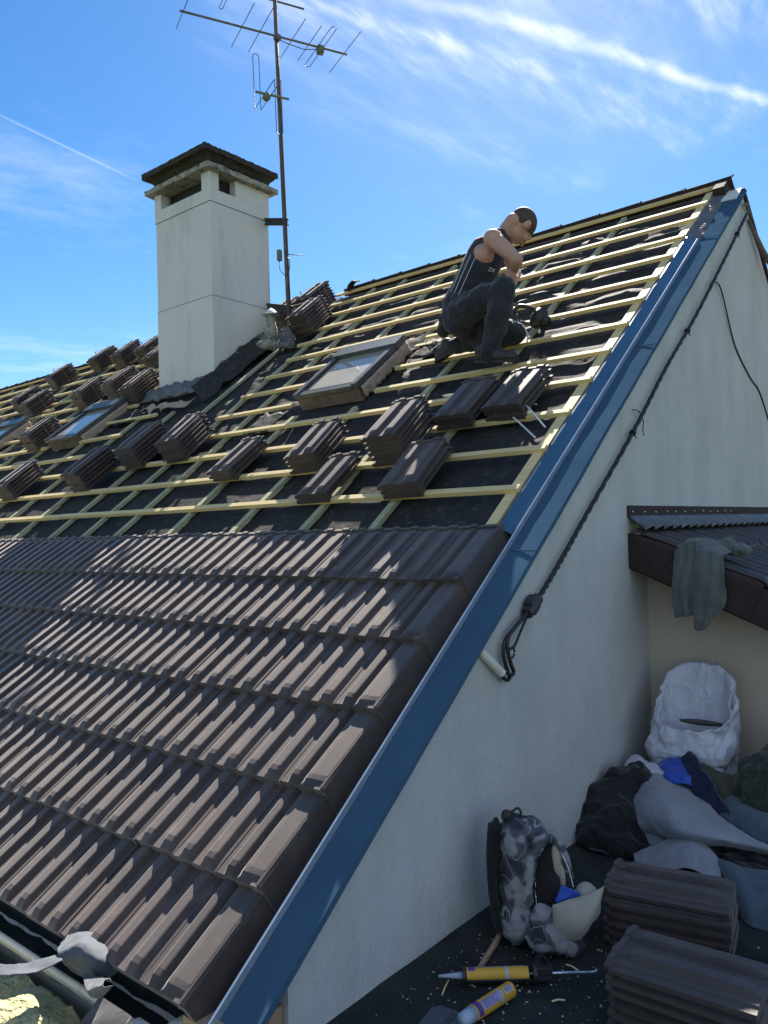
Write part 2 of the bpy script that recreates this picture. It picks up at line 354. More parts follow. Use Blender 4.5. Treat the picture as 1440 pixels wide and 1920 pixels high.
# battens, one run per course, broken at the windows and the chimney
BS = [.738 + .3576 * i for i in range(13)]
def batten(x0, x1, s, n=-.038, tilt=0.0):
    """x0 < x1; cut in lengths of about four metres"""
    segs = []; a = x1
    while a > x0 + .02:
        b = max(x0, a - random.uniform(3.4, 4.6)); segs.append((b, a)); a = b
    g = MB()
    for (b, a) in segs:
        q = random.uniform(-.004, .004); nn = random.uniform(-.0015, .0015)
        n1 = n + nn; n0 = n1 - .027; k = 6; rows = []
        for i in range(k + 1):
            x = b + .002 + (a - b - .004) * i / k; ds = q + .004 * math.sin(x * 1.7 + s * 5) + tilt * (x - x1)
            rows.append([(x, s - .041 + ds, n0), (x, s + ds, n0), (x, s + ds, n1), (x, s - .041 + ds, n1)])
        o = len(g.v); g.grid(rows, ROOF, True); g.f += [(o, o+1, o+2, o+3), (o+k*4+3, o+k*4+2, o+k*4+1, o+k*4)]
    g.build('batten', M['batten'], house, bevel=.0015)
XR = -.03
left_end = {4: -3.76, 5: -3.74, 6: -3.72, 7: -3.72, 8: -3.85, 9: -4.0, 10: -3.98, 11: -4.22, 12: -4.34}
for i, s in enumerate(BS):
    if i < 4: batten(XL, XR, s)
    else:
        if i in (4, 5, 6):
            batten(SK1[1] + (.05, .03, -.12 + .14)[i - 4], XR, s); batten(left_end[i], SK1[0] - .01, s)
        else: batten(left_end[i], XR, s)
        # left of the chimney
        r = {4: -5.30, 5: -5.08, 6: -5.85, 7: -5.9, 8: -5.9, 9: -5.9, 10: -5.9, 11: -5.0, 12: -4.9}[i]
        cuts = []
        if i in (5, 6): cuts = [SK2, SK3]
        elif i == 4: cuts = [SK2, SK3]
        a = r
        for (c0, c1, _, _) in cuts:
            if a > c1 + .05: batten(c1 + .03, a, s)
            a = c0 - .03
        batten(XL, a, s)
for s_ in (.375, .0, -.365, -.73, -1.095, -1.46): batten(XL, -.12, s_ - .03, n=-.066)
# short make-up pieces by the worker
batten(-1.90, -1.32, BS[6] + .155, n=-.038); batten(-1.62, -1.02, BS[6] + .02, n=-.010)
batten(-8.1, -7.3, BS[5] + .12); batten(-9.2, -8.5, BS[7] + .15)
# ridge strip of brown cap tiles
x = .06; k = 0
while x > XL:
    g = MB(); x1 = x - .39
    pr = [(-.075, -.045), (-.065, .004), (-.03, .016), (.02, .020), (.06, .01)]
    rows = [[(xx, 5.085 + a, -.045 + b + dn) for a, b in pr] for xx, dn in ((x + .02, .012), (x, .012), (x, .004), (x1, .0))]
    g.grid(rows, ROOF); rows2 = [[(xx, RIDGE_Y + .02 + dy, 3.03 - dy * .75 + dn) for dy in (0, .1, .2)] for xx, dn in ((x + .02, .008), (x1, 0))]
    g.grid(rows2)
    o = g.build('ridge_cap', M['brown'], house); sm = o.modifiers.new('solid', 'SOLIDIFY'); sm.thickness = .014; sm.offset = -1
    x = x1; k += 1
    if k > 10 and x < -4.0 and x > -5.9: x -= .39      # ridge tiles already lifted off by the stacks
g = MB(); pts = [RP(-3.98 - .03 * i, 4.98 + .02 * math.sin(i), -.02 + (.09 * (1 - (i / 4 - .3) ** 2) if i < 5 else 0)) for i in range(6)]
g.grid([[p + Vector((0, d * .5, d * .15)) for d in (0, .1, .2)] for p in pts]); o = g.build('membrane_scrap', M['brown'], house); o.modifiers.new('s', 'SOLIDIFY').thickness = .012

# ------------------------------------------------------------------ tiles
TW, TL, CW = .262, .425, .234
PROF = [(.0, -.010), (.026, -.007), (.030, .0), (.058, .0), (.068, .0175), (.072, .019), (.106, .019), (.111, .0175), (.122, .0), (.128, -.001), (.174, -.001), (.184, .0175), (.188, .019), (.224, .019), (.230, .0175), (.243, .004), (.262, .002)]
def tile_rows(prof, L=TL, t=.012):
    def st(y, rib, bot, head=0.0):
        top = [(px, y, (h * rib if h > 0 else h) + head) for px, h in prof]
        low = [(px, y, ((h - t) if bot is None else bot) + (0 if bot is not None else head)) for px, h in prof]
        return top + low[::-1]
    return [st(0, .10, -.032), st(.001, .16, -.032), st(.012, .48, -.030), st(.030, .84, -.020), st(.050, 1, None), st(L - .06, 1, None), st(L - .048, .25, None), st(L - .022, .1, None), st(L - .018, .0, None, .010), st(L, .0, None, .010)]
def add_tile(mb, prof, mx, L=TL):
    rows = tile_rows(prof, L); o = len(mb.v); mb.grid(rows, mx, True)
    k = len(rows[0]); h = k // 2
    for base in (o, o + (len(rows) - 1) * k):
        for i in range(h - 1): mb.f.append((base + i, base + i + 1, base + k - 2 - i, base + k - 1 - i))
N0 = -.019; TILT = -math.atan(.034 / .365)
VW = .234
VPROF = [(.0, -.010), (.026, -.007), (.030, .0), (.060, .0), (.069, .0175), (.074, .019), (.100, .019), (.106, .0175), (.116, .002), (.124, .002), (.138, .013), (.160, .0155), (.226, .0185), (.232, .018)]
for k in range(6):
    sk = -k * .365
    g = MB(); n = 59
    for i in range(1, n):
        mx = ROOF @ Matrix.Translation((-(i + 1) * CW + random.uniform(-.002, .002), sk + random.uniform(-.0025, .0025), N0 + random.uniform(-.001, .001))) @ Matrix.Rotation(TILT, 4, 'X') @ Matrix.Rotation(random.uniform(-.004, .004), 4, 'Z')
        add_tile(g, PROF, mx)
    g.build('tile_course', M['tile'], house)
    g = MB(); mx = ROOF @ Matrix.Translation((-VW, sk, N0)) @ Matrix.Rotation(TILT, 4, 'X'); add_tile(g, VPROF, mx)
    # folded-down skirt
    o0 = (.232, .0235); rows = []
    for (y, e) in ((0, 1), (.003, 1), (TL - .004, .25), (TL, .25)):
        ox = .010 * e
        rows.append([(.229, y, .0175), (.236 + ox * .3, y, .0170), (.240 + ox, y, .010), (.250 + ox, y, -.110), (.240 + ox, y, -.110), (.229 + ox * .3, y, .006)])
    o = len(g.v); g.grid(rows, mx, True); g.f += [tuple(o + i for i in range(5, -1, -1)), tuple(o + 18 + i for i in range(6))]
    # thick rounded nose return
    rows = [[(.200, yy, .008), (.232, yy, .010), (.250, yy, -.002), (.258, yy, -.112), (.240, yy, -.113), (.226, yy, -.020), (.200, yy, -.027)] for yy in (-.004, .02)]
    o = len(g.v); g.grid(rows, mx, True); g.f += [tuple(o + i for i in range(6, -1, -1)), tuple(o + 7 + i for i in range(7))]
    g.build('verge_tile', M['tile'], house, bevel=.003)

# ------------------------------------------------------------------ blue verge flashing
def strip(name, pts, s0, s1, m, n=60, wob=.0, th=.0012):
    g = MB(); rows = []
    for i in range(n + 1):
        s = s0 + (s1 - s0) * i / n
        rows.append([(x, s, nn + wob * fbm(x * 8, s * 2.2, 3)) for x, nn in pts])
    g.grid(rows, ROOF); o = g.build(name, m, house, smooth=False)
    q = o.modifiers.new('solid', 'SOLIDIFY'); q.thickness = th; q.offset = 1
    for p in o.data.polygons: p.use_smooth = True
    a = o.modifiers.new('es', 'EDGE_SPLIT'); a.split_angle = R(28)
    return o
jn = [-1.98, .30, 2.24, 3.93, 4.92]
for a, b in zip(jn[:-1], jn[1:]):
    strip('verge_flashing', [(.072, -.102), (.110, -.104), (.150, -.106), (.203, -.110), (.206, -.128), (.196, -.131)], a - .02, b, M['blue2'], wob=.004)
strip('verge_flashing', [(-.028, -.060), (-.012, -.056), (.02, -.074), (.048, -.094), (.060, -.099)], .40, 3.93, M['blue'], n=120, wob=.008)
strip('verge_flashing', [(-.04, -.160), (.0, -.158), (.03, -.150), (.050, -.135), (.061, -.101)], -1.97, .41, M['blue'], n=40)
strip('flashing_seam', [(.060, -.100), (.061, -.080), (.065, -.078), (.069, -.080), (.070, -.103)], -1.96, 3.90, M['zinc'], n=40, wob=.0)
strip('verge_flashing', [(-.04, -.07), (.0, -.085), (.06, -.105), (.075, -.112)], 3.93, 4.90, M['lead'], n=20, wob=.01)
for s_ in jn[1:-1]:
    g = MB(); g.box((.074, s_ - .006, -.103), (.205, s_ - .001, -.098), ROOF); g.build('flashing_joint', M['blue2'], house)
g = MB(); g.box((.0, 4.72, -.12), (.17, 4.95, -.095), ROOF); g.build('bare_wall_head', M['chimney'], house)
g = MB(); roofbox(g, -.03, .06, 4.86, 5.08, -.13, -.02); g.build('ridge_end', M['brown'], house)
# dark trim down the rear verge
def rear(t0, t1, x0, x1, z0, z1, name, m):
    g = MB(); g.add([(x, AP[0] + t, AP[1] - t * .80 + z) for t in (t0, t1) for x in (x0, x1) for z in (z0, z1)], [(0,1,3,2),(4,6,7,5),(0,4,5,1),(2,3,7,6),(0,2,6,4),(1,5,7,3)]); return g.build(name, m, house)
rear(0, 4.6, .14, .20, -.02, .035, 'rear_verge', M['brown'])
# eaves board, gutter
g = MB(); roofbox(g, XL, -.02, -1.64, -1.60, -.20, -.06); g.build('eaves_board', M['dark'], house)
g = MB(); rows = []
for x in [XL] + [-3 + i * .25 for i in range(12)] + [-.05]:
    rows.append([(x, -1.424 + .062 * math.cos(a), -1.215 + .062 * math.sin(a)) for a in [R(v) for v in range(180, 361, 20)]])
g.grid(rows); g.tube([(XL, -1.488, -1.208), (-.05, -1.488, -1.208)], .011, 8)
gmud = [[(x, y, -1.250 + .012 * fbm(x * 9, y * 30)) for y in (-1.475, -1.45, -1.42, -1.39, -1.37)] for x in [-4 + i * .05 for i in range(80)]]
gut = g.build('gutter', M['gutter'], house, smooth=True); gut.modifiers.new('s', 'SOLIDIFY').thickness = .003
g = MB(); g.box((-.075, -1.50, -1.29), (-.045, -1.365, -1.19)); g.box((-.17, -1.507, -1.225), (-.09, -1.474, -1.190)); g.build('gutter_end', M['gutter'], gut, bevel=.006)
g = MB(); g.grid(gmud); g.build('gutter_silt', M['bitumen'], gut, smooth=True)
g = MB(); g.box((-.035, -1.42, -1.42), (.16, -1.215, -1.165)); g.build('eaves_box', M['wood'], house)

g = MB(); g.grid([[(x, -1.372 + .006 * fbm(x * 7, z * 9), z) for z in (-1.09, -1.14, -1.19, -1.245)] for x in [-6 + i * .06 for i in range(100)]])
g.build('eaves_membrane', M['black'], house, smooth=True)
# ------------------------------------------------------------------ chimney
cx0, cx1, cy0, cy1 = -5.69, -4.71, 2.49, 3.325
g = MB()
g.box((cx0, cy0, 1.2), (cx1, cy1, 2.738)); g.box((cx0 + .004, cy0 + .004, 2.738), (cx1 - .004, cy1 - .004, 3.748))
# top lift with its smoke openings
z0, z1, z2 = 3.748, 3.885, 4.066
g.box((cx0 - .004, cy0 - .004, z0), (cx1 + .004, cy1 + .004, z1))
g.box((cx0 - .004, cy0 - .004, z1), (-5.575, cy0 + .10, z2)); g.box((-4.845, cy0 - .004, z1), (cx1 + .004, cy0 + .122, z2))
g.box((cx1 - .10, 2.84, z1), (cx1 + .004, cy1 + .004, z2)); g.box((cx0 - .004, cy0 + .10, z1), (cx0 + .10, cy1 + .004, z2)); g.box((cx0 + .10, cy1 - .1, z1), (cx1 - .10, cy1 + .004, z2))
ch = g.build('chimney', M['chimney'], house, bevel=.004)
g = MB(); g.box((cx0 + .11, cy0 + .13, z1 - .1), (cx1 - .11, cy1 - .12, z2)); g.build('flue', M['black'], ch)
for z in (2.738, 3.748):
    g = MB(); g.box((cx0 - .003 + .004, cy0 - .0015, z - .003), (cx1 + .0015, cy1, z + .002)); g.build('joint_line', M['lead'], ch)
def rough_slab(name, lo, hi, m, par, top=None, amp=.012, taper=0.0, n=14, seed=0):
    g = MB(); (x0, y0, z0), (x1, y1, z1) = lo, hi
    b = bmesh.new(); bmesh.ops.create_cube(b, size=1)
    bmesh.ops.subdivide_edges(b, edges=b.edges, cuts=n, use_grid_fill=True)
    for v in b.verts:
        p = v.co; t = p.z + .5; k = 1 - taper * (1 - t)
        q = Vector(((x0 + x1) / 2 + p.x * (x1 - x0) * k, (y0 + y1) / 2 + p.y * (y1 - y0) * k, z0 + t * (z1 - z0)))
        if top: q.z += top * max(0, t - .5) * 2 * (1 - max(abs(p.x), abs(p.y)) * 2)
        d = Vector((fbm(q.x * 30, q.y * 30, q.z * 20 + seed), fbm(q.x * 30 + 7, q.y * 30, q.z * 20 + seed), fbm(q.x * 24, q.y * 24 + 5, q.z * 14 + seed)))
        v.co = q + d * amp
    me = bpy.data.meshes.new(name); b.to_mesh(me); b.free(); me.materials.append(m)
    o = bpy.data.objects.new(name, me); C.objects.link(o); o.parent = par
    for p in me.polygons: p.use_smooth = True
    a = o.modifiers.new('es', 'EDGE_SPLIT'); a.split_angle = R(40)
    return o
rough_slab('crown', (cx0 - .082, cy0 - .082, 4.068), (cx1 + .082, cy1 + .082, 4.124), M['conc'], ch, amp=.009)
rough_slab('cap_support', (cx0 - .05, cy0 - .05, 4.125), (cx1 + .05, cy1 + .05, 4.25), M['moss'], ch, amp=.014, seed=4, taper=.16)
rough_slab('cap', (cx0 - .085, cy0 - .115, 4.245), (cx1 + .080, cy1 + .08, 4.305), M['moss'], ch, top=.0, amp=.008, seed=9, n=34)
# lead and mortar round the foot of the chimney
def bumpy_strip(name, pts, w0, w1, m, par, up=.02, amp=.03, n=40, fr=9):
    """ragged sheet that runs along pts (x, s) on the roof, from w0 to w1 down the slope normal to the run"""
    g = MB(); P = [Vector((a, b, 0)) for a, b in pts]; rows = []
    seg = []
    for i in range(n + 1):
        t = i / n * (len(P) - 1); k = min(int(t), len(P) - 2); seg.append((P[k].lerp(P[k + 1], t - k), (P[k + 1] - P[k]).normalized()))
    for p, d in seg:
        nr = Vector((d.y, -d.x, 0)); e = w1 * (1 + .35 * fbm(p.x * 5, p.y * 5, 2))
        rows.append([p + nr * (w0 + (e - w0) * j / 6) + Vector((0, 0, up * (1 - j / 6) - .05 + amp * fbm((p.x) * fr, p.y * fr, j * .5))) for j in range(7)])
    g.grid(rows, ROOF); o = g.build(name, m, par, smooth=True); o.modifiers.new('s', 'SOLIDIFY').thickness = .006
    return o
bumpy_strip('lead_apron', [(-5.78, 3.03), (-4.60, 3.03)], -.03, .13, M['lead'], ch, up=.08, amp=.035)
bumpy_strip('lead_apron', [(-4.66, 2.95), (-4.62, 4.15)], -.05, .10, M['lead'], ch, up=.10, amp=.05)
g = MB(); rows = []
for i in range(24):
    x = -5.45 + i * .035
    rows.append([(x, 2.70 - .02 * j + .05 * math.sin(i * .9), -.045 + .025 * math.sin(i * 1.1) + .02 * fbm(x * 8, j * .7)) for j in range(7)])
g.grid(rows, ROOF); g.build('lead_edge', M['foam'], ch, smooth=True).modifiers.new('s', 'SOLIDIFY').thickness = .006
g = MB(); rows = []
for i in range(26):
    s = 2.75 + i * .045
    rows.append([(-4.66 + .036 * j, s - .02 * j, .07 - .022 * j + .03 * fbm(s * 6, j * .8)) for j in range(7)])
g.grid(rows, ROOF); g.build('membrane_upstand', M['membrane'], ch, smooth=True)

# ------------------------------------------------------------------ roof windows
def skylight(x0, x1, s0, s1, blind=True):
    """frame stands proud of the battens; returns the frame part"""
    n0, n1 = -.10, .058; f = .052
    g = MB()
    g.box((x0, s0, .010), (x0 + f, s1, n1), ROOF); g.box((x1 - f, s0, .010), (x1, s1, n1), ROOF)
    g.box((x0 + f, s0 - .006, .010), (x1 - f, s0 + f, n1 - .012), ROOF)
    g.box((x0 - .01, s1 - .16, .02), (x1 + .01, s1, n1 + .014), ROOF)
    fr = g.build('skylight', M['clad'], house, bevel=.004)
    g = MB(); g.add([(x0 + f, s0 + f, .034), (x1 - f, s0 + f, .034), (x1 - f, s1 - .16, .034), (x0 + f, s1 - .16, .034), (x0 + f, s0 + f, .024), (x1 - f, s0 + f, .024), (x1 - f, s1 - .16, .024), (x0 + f, s1 - .16, .024)],
        [(0,1,2,3),(7,6,5,4),(0,4,5,1),(1,5,6,2),(2,6,7,3),(3,7,4,0)], ROOF)
    g.build('pane', M['glass'], fr)
    g = MB()
    for xx in (x0 + f, x1 - f - .016): g.box((xx, s0 + f, .036), (xx + .016, s1 - .16, .050), ROOF)
    g.box((x0 + f + .016, s0 + f, .036), (x1 - f - .016, s0 + f + .016, .046), ROOF)
    g.build('sash', M['dark'], fr)
    g = MB(); g.box((x0 + .012, s0 + .012, n0), (x1 - .012, s1 - .012, .009), ROOF)
    g.build('frame_box', M['curb'], fr, bevel=.003)
    # torn insulation collar on the lower and right sides
    g = MB()
    for (ax, as_, bx, bs) in ((x1 + .004, s0 + .03, x1 + .004, s1 - .02),):
        rows = []
        for i in range(40):
            t = i / 39; p = (ax + (bx - ax) * t, as_ + (bs - as_) * t)
            rows.append([(p[0] + .006 + .007 * fbm(t * 9, j * 1.3, x0), p[1], .012 - (.10 + .035 * fbm(t * 14, 0, x0)) * j / 4) for j in range(5)])
        g.grid(rows, ROOF)
    o = g.build('collar', M['foam'], fr, smooth=True); o.modifiers.new('s', 'SOLIDIFY').thickness = .010
    return fr
skylight(-2.675, -1.995, 2.10, 2.875)
skylight(-6.74, -6.05, 2.13, 2.90)
skylight(-9.17, -8.50, 2.18, 3.0)
# creased membrane ends next to the windows
for (xx, ss, w, h) in ((-1.86, 2.93, .42, .16), (-2.80, 2.55, .22, .12), (-5.95, 2.75, .5, .2), (-3.05, 2.05, .3, .1)):
    g = MB(); rows = []
    for i in range(14):
        rows.append([(xx + w * i / 13, ss - .3 * j / 8 + .02 * math.sin(i), -.055 + h * .4 * abs(fbm(i * .35, j * .3, xx)) * (1 - j / 9)) for j in range(9)])
    g.grid(rows, ROOF); o = g.build('membrane_flap', M['membrane'], house, smooth=True); o.modifiers.new('s', 'SOLIDIFY').thickness = .003

# ------------------------------------------------------------------ vent pipe and hood by the chimney
vp = empty('vent_pipe', RP(-4.46, 3.62, -.08), 'grey galvanised vent pipe with a pointed hood at the foot of the antenna mast', 'vent pipe')
bx = RP(-4.44, 3.78, -.08)
g = MB(); g.tube([bx + Vector((0, 0, z)) for z in (0, .06, .20, .24, .26, .36)], [.085, .078, .070, .062, .052, .052], 18); inv_parent(g.build('pipe', M['conc'], smooth=True), vp)
g = MB(); g.tube([bx + Vector((0, 0, z)) for z in (.36, .365, .40, .44)], [.052, .10, .06, .012], 18); inv_parent(g.build('hood', M['zinc'], smooth=True), vp)
g = MB()
for i in range(5): g.ball(bx + Vector((random.uniform(-.12, .18), random.uniform(-.14, .02), random.uniform(-.02, .05))), (.09, .07, .06))
o = g.build('mortar_collar', M['conc']); remesh(o, .012, 2); inv_parent(o, vp)
# bent lead hood leaning beside it
g = MB(); c = RP(-4.02, 3.58, -.05); rows = []
for i in range(13):
    a = math.pi * i / 12
    rows.append([c + _r * (.085 * math.cos(a)) + Vector((0, 0, 1)) * (.23 * math.sin(a)) + _f * (d + .02 * math.sin(a * 3)) for d in (0, .05, .12)])
g.grid(rows); g.f.append(tuple(i * 3 for i in range(13)))
o = g.build('vent_cowl', M['lead'], smooth=True); tag(o, 'rounded dark lead vent cowl leaning against the mast foot', 'vent cowl'); o.modifiers.new('s', 'SOLIDIFY').thickness = .006

# ------------------------------------------------------------------ antenna mast
ms = empty('antenna_mast', (-4.29, 3.2, 2.30), 'tall rusty antenna mast clamped to the chimney with two aerials', 'antenna')
def MP(z): return Vector((-4.285 - (z - 2.3) * .0275, 3.2, z))
g = MB(); g.tube([MP(z) for z in (2.25, 3.0, 4.0, 5.0, 6.0, 7.2)], [.026, .026, .025, .023, .021, .020], 12); inv_parent(g.build('pole', M['mast'], smooth=True), ms)
g = MB(); g.tube([MP(z) + Vector((.028, -.012, 0)) for z in (2.5, 3.1, 3.6, 4.4, 5.2, 5.6)], .005, 6); inv_parent(g.build('cable', M['black'], smooth=True), ms)
for z, dz in ((3.63, .10), (2.66, .10)):
    g = MB(); a = Vector((-4.70, 3.26, z + dz)); b = MP(z - .02)
    d = (b - a).normalized(); n = Vector((0, 0, 1)); w = d.cross(n)
    for off in (-.032, .032):
        g.add([a + n * (off - .010) - w * .014, b + d * .06 + n * (off - .010) - w * .014, b + d * .06 + n * (off + .010) - w * .014, a + n * (off + .010) - w * .014,
               a + n * (off - .010) + w * .014, b + d * .06 + n * (off - .010) + w * .014, b + d * .06 + n * (off + .010) + w * .014, a + n * (off + .010) + w * .014],
              [(0,1,2,3),(7,6,5,4),(0,4,5,1),(1,5,6,2),(2,6,7,3),(3,7,4,0)])
    g.add([a - n * .03 - w * .004, b - n * .03 - w * .004, b + n * .03 - w * .004, a + n * .03 - w * .004, a - n * .03 + w * .004, b - n * .03 + w * .004, b + n * .03 + w * .004, a + n * .03 + w * .004],
          [(0,1,2,3),(7,6,5,4),(0,4,5,1),(1,5,6,2),(2,6,7,3),(3,7,4,0)])
    g.tube([b - n * .03 - d * .03 , b - n * .03 + d * .05], .008, 6); g.tube([MP(z - .055), MP(z + .015)], .033, 12)
    inv_parent(g.build('bracket', M['dark'], bevel=.002), ms)
# upper aerial: boom, rods, folded dipole
BD = Vector((.411, .912, 0)); RD = Vector((.92, -.39, 0)); b0 = Vector((-4.363, 3.2, 5.668))
def B(t, up=0): return b0 + BD * t + Vector((.03, -.02, .0 + up))
g = MB(); g.tube([B(-1.07), B(.83)], .0125, 8); g.box((-.03, -.03, -.03), (.03, .03, .03), Matrix.Translation(b0 + Vector((.01, -.01, 0))))
boom = g.build('boom', M['alu'], smooth=False, bevel=.002); inv_parent(boom, ms)
def bpart(name, g, m):
    o = g.build(name, m, boom, smooth=True); return o
for t, L in ((-1.03, .33), (-.40, .41), (-.0 - .01 + .02, 0), (.17, .39), (.37, .35), (.80, .43)):
    if not L: continue
    g = MB(); g.tube([B(t, .012) - RD * L, B(t, .012) + RD * L], .0042, 6); bpart('rod', g, M['rod'])
g = MB(); g.tube([B(-.20, .012) - RD * .42, B(-.20, .012) + RD * .42], .0042, 6); bpart('rod', g, M['rod'])
def loop(center, u, v, L, w, rad=.0042):
    """folded dipole: long half length L along u, half width w along v"""
    pts = []
    for i in range(9):
        a = math.pi / 2 - math.pi * i / 8; pts.append(center + u * (L + w * math.cos(a)) + v * (w * math.sin(a)))
    for i in range(9):
        a = -math.pi / 2 - math.pi * i / 8; pts.append(center + u * (-L + w * math.cos(a)) + v * (w * math.sin(a)))
    pts.append(pts[0]); g = MB(); g.tube(pts, rad, 6, caps=False); return g
bpart('folded_dipole', loop(B(.50, .0), RD, BD, .37, .032), M['rod'])
g = MB(); g.tube([B(.47, -.028), B(.53, -.028)], .055, 8); g.v = [B(.50, -.02) + (p - B(.50, -.02)) for p in g.v]; bpart('feed_box', g, M['antbox'])
g = MB(); g.tube([B(.46, -.03), B(.3, -.07), B(.1, -.05), b0 + Vector((.03, -.02, -.03))], .005, 6); bpart('feed_cable', g, M['rod'])
# a second, higher aerial whose reflector tips just show
g = MB(); c = b0 + Vector((-.18, -.05, .52)); g.tube([c - BD * .5, c + BD * .5], .011, 8); b2 = g.build('boom', M['alu'], smooth=True); inv_parent(b2, ms)
g = loop(c - BD * .36 + RD * -.06, RD, BD, .30, .02); g.build('folded_dipole', M['rod'], b2, smooth=True)
g = MB(); g.tube([c, MP(c.z)], .012, 8); g.build('arm', M['alu'], b2)
# lower aerial: bent dipole on a short arm
c = Vector((-4.37, 3.07, 4.985))
g = MB(); g.tube([c - BD * .16, c + BD * .22], .013, 8); lb = g.build('boom', M['antbox'], smooth=True); inv_parent(lb, ms)
k = c - BD * .02; Z = Vector((0, 0, 1))
def bent(cc):
    w = BD * .035
    A1, A2 = cc + RD * .31 - w, cc + RD * .31 + w
    B1, B2 = cc - RD * .34 - w, cc - RD * .34 + w
    dn, upv = Z * -.56 + RD * .02, Z * .62 - RD * .03
    def arc(p, q, d): 
        m = (p + q) / 2; r = (q - p) / 2
        return [m - r * math.cos(math.pi * i / 6) + d * math.sin(math.pi * i / 6) * r.length for i in range(7)]
    return [A1 + dn * 0, *[A1 + dn * t for t in (.5, .95)], *arc(A1 + dn, A2 + dn, -Z), *[A2 + dn * t for t in (.95, .5, 0)], *[A2.lerp(B2, t) for t in (.5, 1)], *[B2 + upv * t for t in (.5, .95)], *arc(B2 + upv, B1 + upv, Z), *[B1 + upv * t for t in (.95, .5, 0)], *[B1.lerp(A1, t) for t in (.5, 1)]]
g = MB(); g.tube(bent(k + BD * .0), .0045, 6, caps=False); g.build('bent_dipole', M['rod'], lb, smooth=True)
g = MB(); g.ball(k + Vector((0, -.02, -.035)), (.052, .04, .048)); g.build('feed_box', M['antbox'], lb)
# small amplifier box and stub
g = MB(); q = MP(3.24) + Vector((-.06, -.045, 0)); g.box((-.024, -.02, -.06), (.024, .02, .06), Matrix.Translation(q) @ Matrix.Rotation(.25, 4, 'Z'))
am = g.build('amplifier_box', M['antbox'], bevel=.004); inv_parent(am, ms)
g = MB(); g.tube([MP(3.25), MP(3.25) + Vector((.16, .10, -.03))], .004, 6); g.tube([q + Vector((0, 0, -.06)), q + Vector((.0, 0, -.16)), MP(3.0) + Vector((-.0, -.028, 0))], .004, 6)
pts = [MP(3.22) + Vector((.025, -.02, 0)), MP(3.16) + Vector((.07, -.02, 0)), MP(3.06) + Vector((.06, -.02, 0)), MP(3.0) + Vector((.02, -.02, 0))]; g.tube(pts, .004, 6); g.build('lead_wire', M['black'], am, smooth=True)

# ------------------------------------------------------------------ loose roof tiles
bmt = MB(); add_tile(bmt, PROF, Matrix()); proto = bmt.build('clay_tile', M['tile_s'])
proto_used = [False]
def tile_obj():
    if not proto_used[0]: proto_used[0] = True; return proto
    o = proto.copy(); C.objects.link(o); return o
PITCH = .0350
ORD = ['topmost', 'second', 'third', 'fourth', 'fifth', 'sixth', 'seventh', 'eighth']
def place(o, x, s, rot, n, jx=.004, jr=.012):
    o.matrix_world = ROOF @ Matrix.Translation((x + random.uniform(-jx, jx), s + random.uniform(-jx, jx) * 1.6, n)) @ Matrix.Rotation(rot + random.uniform(-jr, jr), 4, 'Z')
def stack(x, s, rot, cnt, desc, group, base=-.037):
    for i in range(cnt):
        o = tile_obj(); place(o, x, s, rot, base + .026 + i * PITCH, .006, .018)
        k = cnt - 1 - i
        w = 'topmost brown tile' if k == 0 else ('bottom brown tile' if i == 0 else ORD[k] + ' brown tile from top')
        tag(o, w + ' ' + desc, 'clay tile', group, kind='thing')
stack(-1.172, 1.036, .036, 6, 'of the tall pile in the middle of the battens', 'tiles in the tall middle pile')
stack(-.857, .671, .042, 3, 'of the low pile nearest the blue flashing', 'tiles in the low pile near the flashing')
stack(-1.545, .688, .016, 2, 'of the two-tile pile just above the laid tiles', 'tiles in the two-tile pile')
stack(-1.887, 1.033, .077, 4, 'of the pile left of the tall middle pile', 'tiles left of the tall middle pile')
stack(-2.695, 1.026, -.014, 3, 'of the lone low pile below the chimney corner', 'tiles below the chimney corner')
stack(-.894, 1.382, -.015, 3, 'of the shaded pile below the kneeling worker', 'tiles below the worker')
stack(-.560, 1.421, -.054, 3, 'of the sunlit pile right of the shaded one', 'tiles in the sunlit pile')
stack(-3.664, 1.382, .091, 6, 'of the pile right below the chimney lead apron', 'tiles below the lead apron')
stack(-4.255, 1.383, .025, 6, 'of the pile below the chimney left edge', 'tiles below the chimney left edge')
stack(-4.698, 1.064, .006, 6, 'of the pile lowest down below the middle skylight', 'tiles below the middle skylight')
stack(-6.008, 1.036, .069, 5, 'of the pile cut by the left photo edge', 'tiles at the left edge')
# strapped bundles
bare = proto.copy()
for k_ in ('label', 'category', 'group', 'kind'):
    if k_ in bare: del bare[k_]
def bundle(x, s, rot, cnt, label):
    e = empty('tile_bundle', (0, 0, 0), label, 'tile bundle', 'strapped bundles of roof tiles', mx=ROOF @ Matrix.Translation((x, s, -.037)) @ Matrix.Rotation(rot, 4, 'Z'))
    for i in range(cnt):
        o = bare.copy(); C.objects.link(o); o.parent = e
        o.matrix_local = Matrix.Translation((random.uniform(-.008, .008), random.uniform(-.014, .014), .024 + i * PITCH)) @ Matrix.Rotation(random.uniform(-.02, .02), 4, 'Z')
    h = cnt * PITCH + .034
    g = MB(); rows = [[(-.012, y, -.004), (TW + .012, y, -.004), (TW + .010, y, h - .006), (TW - .02, y, h), (.02, y, h), (-.010, y, h - .008)] for y in (.205, .219)]
    g.grid(rows, None, True); o = g.build('strap', M['mast'], e); o.modifiers.new('s', 'SOLIDIFY').thickness = .0015
bundle(-7.196, 2.106, .009, 6, 'strapped tile bundle between the left and middle skylights')
bundle(-9.794, 3.54, -.138, 6, 'strapped tile bundle behind another, highest at the left edge')
bundle(-9.036, 3.245, -.095, 6, 'strapped tile bundle just above the left skylight')
bundle(-9.84, 4.245, -.108, 6, 'lone strapped tile bundle standing against the sky left of the ridge gap')
